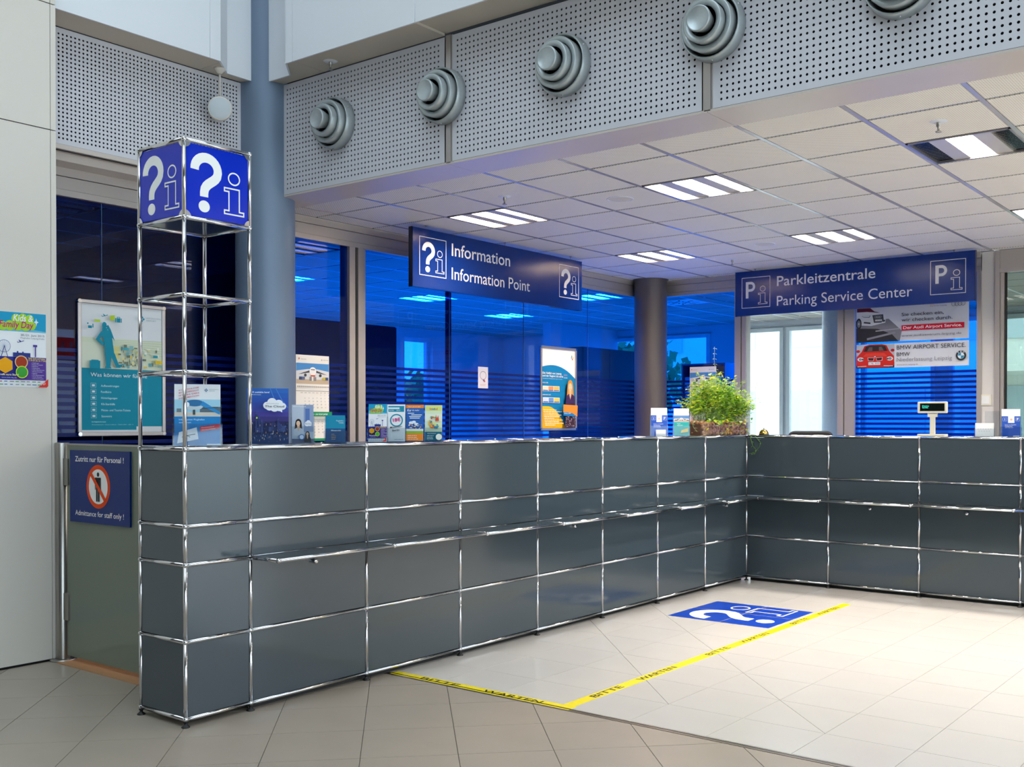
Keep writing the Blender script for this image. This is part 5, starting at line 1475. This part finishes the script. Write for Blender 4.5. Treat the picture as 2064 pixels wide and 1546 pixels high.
for (y, nm, lab, base, dr_) in ((1.345, 'family_flyer', 'slim Kids and Family Day leaflet, first of four in a row', 'F0F0F4', d_fam), (1.49, 'travel_flyer', 'white leaflet with a teal ring reading 18 euro, second of four', 'EDEEF0', d_18),
                                (1.642, 'spa_flyer', 'blue leaflet with orange head and foot bands, third of four', '2C62B0', d_orange), (1.80, 'city_flyer', 'pale green leaflet with a colourful drawing, fourth of four', 'DFECC8', d_city)):
    stand(nm, lab, -0.165, y, 0.103, 0.215, base, dr_, 0.38, 0.13, -0.10, group='leaflets in a row on the counter', thick=0.006, holder_label='clear acrylic pocket holding the ' + {'family_flyer': 'slim Family Day leaflet', 'travel_flyer': '18 euro leaflet', 'spa_flyer': 'blue and orange leaflet', 'city_flyer': 'pale green leaflet'}[nm])
def d_ip(p, w, h):
    B = '2A55B4'
    p.rect(0, 0, w, .74 * h, B); p.rect(.34 * w, .50 * h, .34 * w, .28 * h, 'F0F0F2'); frame_rect(p, .07 * w, .57 * h, .2 * w, .12 * h, .008 * w, 'E9ECF4'); p.text('i', .17 * w, .595 * h, .075 * h, 'F2F4FA', align='c', bold=0.03)
    frame_rect(p, .75 * w, .57 * h, .2 * w, .12 * h, .008 * w, 'E9ECF4'); p.text('P', .85 * w, .595 * h, .075 * h, 'F2F4FA', align='c', bold=0.03); p.circ(.51 * w, .62 * h, .06 * w, 'E2B8A0')
    p.text('Parken am Flughafen', .17 * w, .42 * h, .03 * h, 'E9EDF8', .6 * w); p.text('Parkpreise', .17 * w, .37 * h, .03 * h, 'E9EDF8', .4 * w, 0.01); p.text('und Service', .17 * w, .32 * h, .03 * h, 'E9EDF8', .44 * w, 0.01); p.rect(.6 * w, 0.01 * h, .34 * w, .03 * h, 'E9ECF4')
def d_tealjet(p, w, h):
    p.rect(0, 0, w, .50 * h, '2FA9A6'); p.rect(0, .50 * h, w, .22 * h, 'DDE3EC'); p.rect(0, .69 * h, w, .05 * h, '6C86B8'); jet_photo(p, 0, .52 * h, w, .17 * h); p.text('Flugplan', .22 * w, .42 * h, .035 * h, 'E6F4F2', .22 * w); p.text('Sommer 2015', .22 * w, .36 * h, .035 * h, 'E6F4F2', .36 * w, 0.01)
    p.poly([(.45 * w, .10 * h), (.92 * w, .14 * h), (.95 * w, .28 * h), (.5 * w, .2 * h)], 'E8C25A')
stand('parking_leaflet', 'white and blue leaflet with i and P symbols near the corner column', -0.15, 4.375, 0.128, 0.225, 'F0F0F2', d_ip, 0.38, 0.08, 0.05, holder_label='clear acrylic holder of the i and P leaflet near the corner')
stand('timetable_leaflet', 'white and turquoise leaflet with aircraft photo next to the plant', -0.16, 4.745, 0.125, 0.225, 'F0F0F2', d_tealjet, 0.38, 0.10, 0.05, holder_label='clear acrylic holder of the turquoise leaflet by the plant')
stand('parking_leaflet', 'blue and white leaflet with i and P symbols at the right picture edge', 2.145, 5.76, 0.132, 0.215, 'F0F0F2', d_ip, 0.38, 0.12, 0.10, holder_label='clear acrylic holder at the right end of the counter')
def card_box(x, y, label, w, h):
    rz = face_cam(x, y, 0.0)
    t = thing('card_box', label, 'card holder', (x, y, HC + 0.0005), rz)
    MB().box((-w / 2, -0.02, 0), (w / 2, 0.02, 0.003)).build('tray', M_ACRYL, t)
    MB().box((-w / 2, -0.022, 0), (w / 2, -0.0195, h * .45)).build('front', M_ACRYL, t)
    MB().box((-w / 2 + .004, -0.015, 0.004), (w / 2 - .004, 0.015, h)).build('cards', pm('E6E6E8'), t)
    return t
card_box(-0.07, 4.27, 'small white card box in front of the i and P leaflet', 0.085, 0.058)
def d_dots(p, w, h):
    for r in range(2):
        for k in range(6 - r):
            p.ring((.16 + .135 * k + .05 * r) * w, (.56 - .16 * r) * h, .028 * w, .008 * w, '8A8F96', 12)
stand('price_card', 'white card with rows of small round symbols right of the cash display', 1.945, 5.78, 0.135, 0.108, 'EDEDEC', d_dots, 0.6, 0.22, 0.0, cat='card', holder_label='low clear acrylic stand of the white symbol card')
ac = thing('acrylic_screen', 'upright clear acrylic sheet behind the white symbol card', 'screen', (1.98, 5.87, HC), face_cam(1.98, 5.87))
MB().box((-0.055, 0, 0.003), (0.055, 0.003, 0.205)).build('sheet', M_ACRYL, ac)
MB().box((-0.055, -0.03, 0), (0.055, 0.03, 0.003)).build('foot', M_ACRYL, ac)

# ---- customer display of the till
cdp = thing('customer_display', 'cream pole display of a cash till on the right counter', 'till display', (1.545, 5.79, HC), face_cam(1.545, 5.79, -0.12))
MB().rbox((-0.110, -0.075, 0.0), (0.110, 0.075, 0.022), 0.02, 2).build('base', M_CREAM, cdp, bevel=0.003)
MB().box((-0.020, -0.018, 0.022), (0.020, 0.018, 0.185)).build('pole', M_CREAM, cdp, bevel=0.004)
MB().lathe([(0.036, -0.02), (0.036, 0.02)], Matrix.Translation((0, 0, 0.186)) @ Matrix.Rotation(math.pi / 2, 4, 'X'), 20).box((-0.036, -0.02, 0.16), (0.036, 0.02, 0.186)).build('hinge', M_CREAM, cdp)
hd = MB().rbox((-0.112, -0.030, 0.190), (0.112, 0.022, 0.282), 0.008, 1).build('head', M_CREAM, cdp, bevel=0.003)
MB().box((-0.093, -0.0325, 0.207), (0.093, -0.0298, 0.268)).build('screen', mat('display_black', '0A1210', 0.12), hd)
p = Print()
EM = mat('vfd_glow', '0A2A22', 0.4, emit='3BE8C8', estr=2.5)
p.text('Danke', -0.075, 0.243, 0.009, 'x', 0.05); p.text('Gute Reise', -0.075, 0.230, 0.009, 'x', 0.044)
p.b.build('readout', [EM], hd, (0, -0.0328, 0))

# ---- desk bell
bl = thing('desk_bell', 'small brass desk bell on a dark base right of the plant', 'bell', (0.10, 5.74, HC))
MB().lathe([(0.0001, 0), (0.046, 0), (0.046, 0.010), (0.040, 0.014), (0.0001, 0.014)], n=28).build('base', M_BLACK, bl)
MB().lathe([(0.041, 0.014), (0.040, 0.024), (0.033, 0.040), (0.020, 0.050), (0.008, 0.053), (0.0001, 0.0535)], n=28).build('dome', mat('brass', 'C9A55A', 0.18, 1.0), bl)
MB().lathe([(0.004, 0.053), (0.004, 0.060), (0.008, 0.062), (0.008, 0.065), (0.0001, 0.067)], n=12).build('button', M_CHROME, bl)

# ================================================================== planter
rr = random.Random(11)
pl = thing('planter', 'clear trough of brown clay pebbles with bushy yellow-green plants on the corner', 'plant', (-0.175, 5.36, HC))
TL, TW, TH = 0.42, 0.105, 0.115      # half length, half width, height
tr = MB()
tr.box((-TW, -TL, 0), (TW, TL, 0.004))
for a, b in (((-TW, -TL), (TW, -TL + 0.003)), ((-TW, TL - 0.003), (TW, TL)), ((-TW, -TL), (-TW + 0.003, TL)), ((TW - 0.003, -TL), (TW, TL))):
    tr.box((a[0], a[1], 0.004), (b[0], b[1], TH))
tr.build('trough', M_ACRYL, pl)
def blob(c, r, k, mi):
    """one clay pebble: squashed low ball"""
    q = MB().lathe([(0.0001, -1), (0.75, -0.66), (1.0, 0.0), (0.75, 0.66), (0.0001, 1)], n=7)
    R_ = Matrix.Rotation(k * 1.7, 3, 'X') @ Matrix.Rotation(k * 2.3, 3, 'Z')
    return [Vector(c) + R_ @ Vector((v[0] * r * 1.25, v[1] * r, v[2] * r * 0.85)) for v in q.v], q.f
pb = MB()
MB().box((-TW + .006, -TL + .006, .005), (TW - .018, TL - .006, TH - .018)).build('substrate', mat('clay_dust', '6A4630', 0.95), pl)
for k in range(620):
    r = rr.uniform(0.012, 0.022)
    x = rr.choice([TW - 0.006 - r, TW - 0.006 - r, rr.uniform(-TW + 0.02, TW - 0.02)])
    z = rr.uniform(0.012, TH - 0.006)
    y = rr.uniform(-TL + 0.02, TL - 0.02)
    if rr.random() < 0.16:
        x = rr.uniform(-TW + .02, TW - .02); y = rr.choice([-1, 1]) * (TL - 0.006 - r)
    if rr.random() < 0.25:
        z = TH - 0.008; x = rr.uniform(-TW + 0.02, TW - 0.02)
    vs, fs = blob((x, y, z), r, k, 0)
    pb.add(vs, fs, k % 3, True)
o = pb.build('pebbles', [mat('clay_a', 'B9804E', 0.8), mat('clay_b', 'D09A66', 0.8), mat('clay_c', '8E5C38', 0.85)], pl)
o['kind'] = 'stuff'
LEAFS = [mat('leaf_lime', 'B6D636', 0.45), mat('leaf_green', '86B83A', 0.45), mat('leaf_yellow', 'E2DC46', 0.45), mat('leaf_deep', '4F8E3C', 0.45), mat('leaf_pale', 'C6DDA0', 0.5)]
for m in LEAFS:                                            # thin leaves let light through
    nt = m.node_tree
    pb_ = nt.nodes['Principled BSDF']
    tl = nt.nodes.new('ShaderNodeBsdfTranslucent')
    c_ = pb_.inputs['Base Color'].default_value
    tl.inputs[0].default_value = (min(1, c_[0] * 1.15), min(1, c_[1] * 1.15), c_[2] * 0.8, 1)
    mx_ = nt.nodes.new('ShaderNodeMixShader')
    mx_.inputs[0].default_value = 0.45
    nt.links.new(pb_.outputs[0], mx_.inputs[1]); nt.links.new(tl.outputs[0], mx_.inputs[2])
    nt.links.new(mx_.outputs[0], nt.nodes['Material Output'].inputs[0])
def leaf(b, base, d, L, wd, mi, curl=0.25):
    d = d.normalized()
    s = d.cross(Vector((0, 0, 1)))
    s = s.normalized() if s.length > 1e-3 else Vector((1, 0, 0))
    n = s.cross(d)
    P = [base, base + d * L * .3 + s * wd * .42 + n * wd * .1, base + d * L * .68 + s * wd * .38 - n * L * curl * .25, base + d * L - n * L * curl,
         base + d * L * .68 - s * wd * .38 - n * L * curl * .25, base + d * L * .3 - s * wd * .42 + n * wd * .1, base + d * L * .5 - n * L * curl * .02 - n * wd * .08]
    b.add(P, [(0, 1, 6), (1, 2, 6), (2, 3, 6), (3, 4, 6), (4, 5, 6), (5, 0, 6)], mi, True)
def rdir(up=0.3):
    a = rr.uniform(0, 2 * math.pi)
    return Vector((math.cos(a), math.sin(a), rr.uniform(-0.5, 1.0) * 0.7 + up)).normalized()
fol, stems = MB(), MB()
for k in range(260):
    y0 = rr.uniform(-TL * .85, TL * 1.0)
    base = Vector((rr.uniform(-.06, .06), y0, TH - 0.01))
    t = (y0 + TL) / (2 * TL)
    hh = (0.17 + 0.27 * math.sin(math.pi * min(1, max(0, .08 + t * .95))) ** 0.8) * rr.uniform(.45, 1.05)
    tip = base + Vector((rr.gauss(0, .085), rr.gauss(.03, .085) + .12 * (t - .35), hh))
    mid = (base + tip) / 2 + Vector((rr.gauss(0, .02), rr.gauss(0, .02), .03))
    pts = [base, mid, tip]
    stems.path(pts, 0.0012, 4)
    for q in range(18):
        f = rr.uniform(.30, 1.0)
        c = mid.lerp(tip, (f - .5) * 2) if f > .5 else base.lerp(mid, f * 2)
        leaf(fol, c + Vector((rr.gauss(0, .012), rr.gauss(0, .012), rr.gauss(0, .012))), rdir(.15), rr.uniform(.024, .048), rr.uniform(.014, .026),
             rr.choices(range(5), (4, 4, 2, 2, 2))[0])
for k in range(1100):                                     # body of the bush
    a, b_ = rr.uniform(0, 2 * math.pi), rr.uniform(.55, 1.0)
    e = rr.uniform(-.95, 1.0)
    q = math.sqrt(max(0, 1 - e * e)) * b_
    c = Vector((.10 * q * math.cos(a), .09 + .46 * q * math.sin(a), TH + .13 + .18 * e * b_))
    leaf(fol, c, rdir(.1), rr.uniform(.028, .058), rr.uniform(.018, .036), rr.choices(range(5), (5, 4, 3, 1, 2))[0])
for k in range(70):                                       # low creeping leaves in front of the pebbles
    y0 = rr.uniform(-TL * .9, TL * 1.15)
    c = Vector((TW + rr.uniform(-.01, .03), y0, rr.uniform(.02, TH + .02)))
    if rr.random() < .55:
        c.z = TH + rr.uniform(-.01, .05)
    leaf(fol, c, rdir(-.1), rr.uniform(.03, .055), rr.uniform(.02, .036), rr.choices(range(5), (4, 3, 2, 1, 2))[0])
o = fol.build('foliage', LEAFS, pl); o['kind'] = 'stuff'
o = stems.build('stems', mat('stem_green', '7FA050', 0.6), pl); o['kind'] = 'stuff'
# broad leaves on three upright shoots at the left end
bigme = []
for mi in range(3):
    b = MB(); leaf(b, Vector((0, 0, 0)), Vector((1, 0, 0.25)), 0.062, 0.042, 0, .18); bigme.append(b.mesh('broad_leaf', LEAFS[mi]))
for (y0, dy, hh) in ((-.38, -.12, .13), (-.30, -.05, .32), (-.20, .03, .40), (-.34, -.14, .24)):
    base = Vector((.02, y0, TH)); tip = base + Vector((.02, dy, hh))
    MB().path([base, (base + tip) / 2 + Vector((0, .012, 0)), tip], 0.0022, 5).build('shoot', mat('stem_green'), pl)
    for q in range(7):
        c = base.lerp(tip, .45 + .55 * q / 6)
        place('broad_leaf', bigme[q % 3], pl, c, (rr.uniform(-.4, .4), rr.uniform(-.7, .2), q * 2.4 + rr.uniform(-.3, .3)))
# thin climbing tendril and trailing vine
tb = MB()
pts = [Vector((.0, .06 + .02 * math.sin(k * .9) - .012 * k, TH + .28 + .045 * k)) for k in range(9)]
pts += [pts[-1] + Vector((.01, -.02, .012)), pts[-1] + Vector((.02, -.045, .004))]
tb.path(pts, .0012, 4)
for k in range(1, 9):
    for s in (-1, 1):
        leaf(tb, pts[k], Vector((0.2, s, .1)), .034, .010, 0, .3)
tb.build('tendril', LEAFS[4], pl)
tb = MB()
pts = [Vector((.09, .25, TH)), Vector((.19, .235, .03)), Vector((.222, .222, -.005)), Vector((.235, .218, -.05)), Vector((.25, .215, -.09)), Vector((.285, .213, -.125)), Vector((.27, .213, -.155)), Vector((.24, .214, -.165)), Vector((.235, .214, -.155)), Vector((.262, .214, -.150))]
tb.path(pts, .0016, 4)
pts2 = [Vector((.19, .235, .03)), Vector((.26, .225, .0)), Vector((.30, .217, -.035)), Vector((.325, .215, -.065)), Vector((.31, .213, -.10)), Vector((.285, .213, -.125))]
tb.path(pts2, .0014, 4)
for q in pts[2:] + pts2[1:]:
    leaf(tb, q, rdir(0), .022, .013, 0)
tb.build('trailing_vine', LEAFS[1], pl)
tb = MB()
pts = [Vector((.06, -.43 - .075 * math.sin(k * math.pi / 8), .15 - .014 * k)) for k in range(9)]
tb.path(pts, .0016, 4)
for q in pts[::2]:
    leaf(tb, q, rdir(0), .03, .018, 0)
tb.build('side_vine', LEAFS[4], pl)

# ================================================================== office furniture seen through the glass
def cabinet(name, label, x0, x1, y0, y1, h, doors, axis, m):
    t = thing(name, label, 'cabinet', (x0, y0, 0))
    w, d = x1 - x0, y1 - y0
    MB().box((0, 0, 0.05), (w, d, h)).build('carcass', m, t)
    MB().box((0.03, 0.03, 0), (w - .03, d - .03, 0.05)).build('plinth', M_BLACK, t)
    for k in range(doors):
        if axis == 'x':      # fronts face +x
            a = d * k / doors
            f = MB().box((w, a + .003, .06), (w + .018, a + d / doors - .003, h - .01)).build('door', m, t)
            MB().tube((w + .03, a + .05, h * .42), (w + .03, a + .05, h * .5), .006, 8).build('handle', M_STEEL, f)
        else:
            a = w * k / doors
            f = MB().box((a + .003, -.018, .06), (a + w / doors - .003, 0, h - .01)).build('door', m, t)
            MB().tube((a + .05, -.03, h * .42), (a + .05, -.03, h * .5), .006, 8).build('handle', M_STEEL, f)
    return t
cabinet('office_cabinet', 'dark tall dividing wall with cabinet fronts behind the blue glass beside the mullion', -3.55, -3.12, 2.55, 4.40, 2.30, 3, 'x', M_CAB)  # a dividing wall with pictures, built here as a cabinet
cabinet('office_cabinet', 'dark tall cabinet behind the blue glass next to the dark column', -3.95, -3.42, 7.95, 9.7, 2.33, 3, 'x', M_CAB)
cabinet('office_cabinet', 'dark low cabinet deep behind the left blue pane', -4.9, -4.4, 0.5, 2.3, 1.6, 3, 'x', M_CAB)
cabinet('office_cabinet', 'pale low cupboard in the office behind the slim poster', -8.6, -8.1, 6.6, 9.3, 1.45, 4, 'x', mat('cupboard_grey', '8A98A8', 0.5))
shf = thing('binder_shelf', 'office shelf with binders behind the glass by the corner column', 'shelf', (-2.35, 8.55, 0))
M_SHF = mat('shelf_grey', '4A5870', 0.5)
for x in (0, .58):
    MB().box((x, 0, 0), (x + .02, .38, 2.1)).build('side', M_SHF, shf)
for z in (0.08, .46, .84, 1.22, 1.60, 2.08):
    MB().box((.02, 0, z), (.58, .38, z + .02)).build('board', M_SHF, shf)
MB().box((0, .38, 0), (.60, .39, 2.1)).build('back', M_SHF, shf)
n = 0
for z in (.86, 1.24, 1.62):
    for k in range(6):
        if rr.random() < .12:
            continue
        n += 1
        b = thing('ring_binder', {.86: 'ring binder in the lowest visible row of the shelf behind the corner glass', 1.24: 'ring binder in the middle row of the shelf behind the corner glass', 1.62: 'ring binder in the top row of the shelf behind the corner glass'}[z], 'binder', (-2.32 + .09 * k, 8.58, z), 0, 'ring binders on the office shelf')
        MB().box((0, 0, 0), (.075, .28, .32)).build('cover', mat('binder_%d' % (n % 3), ('C9CED6', '8A9AB0', 'E2E4E6')[n % 3], 0.5), b)
        MB().box((.012, -.0012, .16), (.063, 0, .29)).build('spine_label', M_WPLAST, b)

def office_chair(name, label, x, y, rz, top=1.30):
    t = thing(name, label, 'chair', (x, y, 0), rz)
    F = mat('chair_black', '111214', 0.6)
    MB().rbox((-.25, -.24, .46), (.25, .25, .54), .06, 2).build('seat', F, t, bevel=.015)
    MB().rbox((-.215, .22, .60), (.215, .29, top), .07, 1, 6).build('backrest', F, t, bevel=.015)
    MB().box((-.03, .27, .40), (.03, .30, .75)).build('back_bar', M_BLACK, t)
    MB().tube((0, 0, .10), (0, 0, .46), .028, 14).build('gas_lift', M_CHROME, t)
    for s in (-1, 1):
        MB().box((s * .29 - .03, -.15, .70), (s * .29 + .03, .12, .73)).box((s * .29 - .015, -.02, .48), (s * .29 + .015, .02, .70)).box((min(s * .2, s * .3), -.02, .47), (max(s * .2, s * .3), .02, .49)).build('armrest', M_BLACK, t)
    for k in range(5):
        a = 2 * math.pi * k / 5
        MB().tube((0, 0, .11), (.28 * math.cos(a), .28 * math.sin(a), .075), .022, 10, r1=.014).build('base_arm', M_BLACK, t)
        MB().tube((.28 * math.cos(a) - .02 * math.sin(a), .28 * math.sin(a) + .02 * math.cos(a), .03), (.28 * math.cos(a) + .02 * math.sin(a), .28 * math.sin(a) - .02 * math.cos(a), .03), .03, 14).build('caster', M_BLACK, t)
office_chair('office_chair', 'black office chair whose backrest shows above the right counter', 0.172, 6.55, 0.35, 1.302)
office_chair('office_chair', 'black office chair behind the blue glass under the small notice', -5.3, 6.3, 2.0, 1.10)
dk = thing('office_desk', 'grey desk deep in the office behind the blue glass', 'desk', (-6.0, 6.8, 0))
MB().box((0, 0, .71), (1.6, .8, .74)).build('desk_top', mat('desk_grey', 'A9B0B8', 0.4), dk)
for x in (.05, 1.51):
    for y in (.05, .71):
        MB().box((x, y, 0), (x + .04, y + .04, .71)).build('leg', M_STEEL, dk)

rs = thing('shop_sign', 'red lit shop sign mirrored in the left blue pane', 'sign', (8.7, 5.6, 2.50), -math.pi / 2)
MB().box((-1.6, -.06, 0), (0.3, 0, .34)).build('light_box', mat('sign_red_lit', 'D83018', .4, emit='F03A18', estr=1.6), rs)
for x in (-1.4, .1):
    MB().tube((x, -.03, .34), (x, -.03, ZC - 2.5), .006, 8).build('hanger', M_STEEL, rs)
p = Print()
for k in range(6):
    p.rect(-1.45 + .28 * k, .07, .05, .2, 'FFFFFF'); p.rect(-1.30 + .28 * k, .07, .05, .2, 'FFFFFF')
p.build('white_bars', rs, (0, -.061, 0))

# ================================================================== outside
bd = thing('office_block', 'pale building across the road seen through the clear pane', 'building', (-26, 30, -0.45))
M_BW = mat('outside_wall', 'F0EEE8', 0.8)
MB().box((0, 0, 0), (44, 8, 13)).build('wall', M_BW, bd)
MB().box((-.3, -.3, 13), (44.3, 8.3, 13.4)).build('roof_edge', M_FRAME, bd)
M_BWIN = mat('outside_window', 'C6D2DA', 0.2)
wme = MB().box((0, -.06, 0), (1.8, .0, 1.7)).mesh('window', M_BWIN)
for r in range(4):
    for k in range(15):
        place('window', wme, bd, (1.0 + 2.85 * k, 0, 1.2 + 3.1 * r))
MB().box((20, -3, 3.2), (44, 0, 3.6)).build('canopy', M_BW, bd)
def tree(name, label, x, y, h, r, seed):
    q = random.Random(seed)
    t = thing(name, label, 'tree', (x, y, -0.45), 0, 'trees outside the office')
    MB().tube((0, 0, 0), (0, 0, h * .6), .12, 10, r1=.06).build('trunk', mat('bark', '5A4636', .9), t)
    b = MB()
    for k in range(900):
        d = Vector((q.gauss(0, 1), q.gauss(0, 1), q.gauss(0, 1))).normalized() * r * q.uniform(.5, 1.05)
        c = Vector((d.x, d.y, h * .66 + d.z * .75))
        a = Vector((q.gauss(0, 1), q.gauss(0, 1), q.gauss(0, 1))).normalized() * .16
        e = a.orthogonal().normalized() * .11
        b.add([c - a, c + e, c + a, c - e], [(0, 1, 2, 3)], k % 2)
    o = b.build('crown', [mat('tree_leaf_a', '5C8A4A', .7), mat('tree_leaf_b', '7FA866', .7)], t)
    o['kind'] = 'stuff'
tree('garden_tree', 'leafy green tree outside the narrow office window, nearer one', -14.2, 15.2, 2.5, 1.35, 1)
tree('garden_tree', 'leafy green tree outside the narrow office window, farther one', -16.8, 18.6, 3.0, 1.6, 2)
tree('garden_tree', 'leafy tree outside the rear windows behind the corner', -11.5, 21.0, 4.5, 1.9, 3)
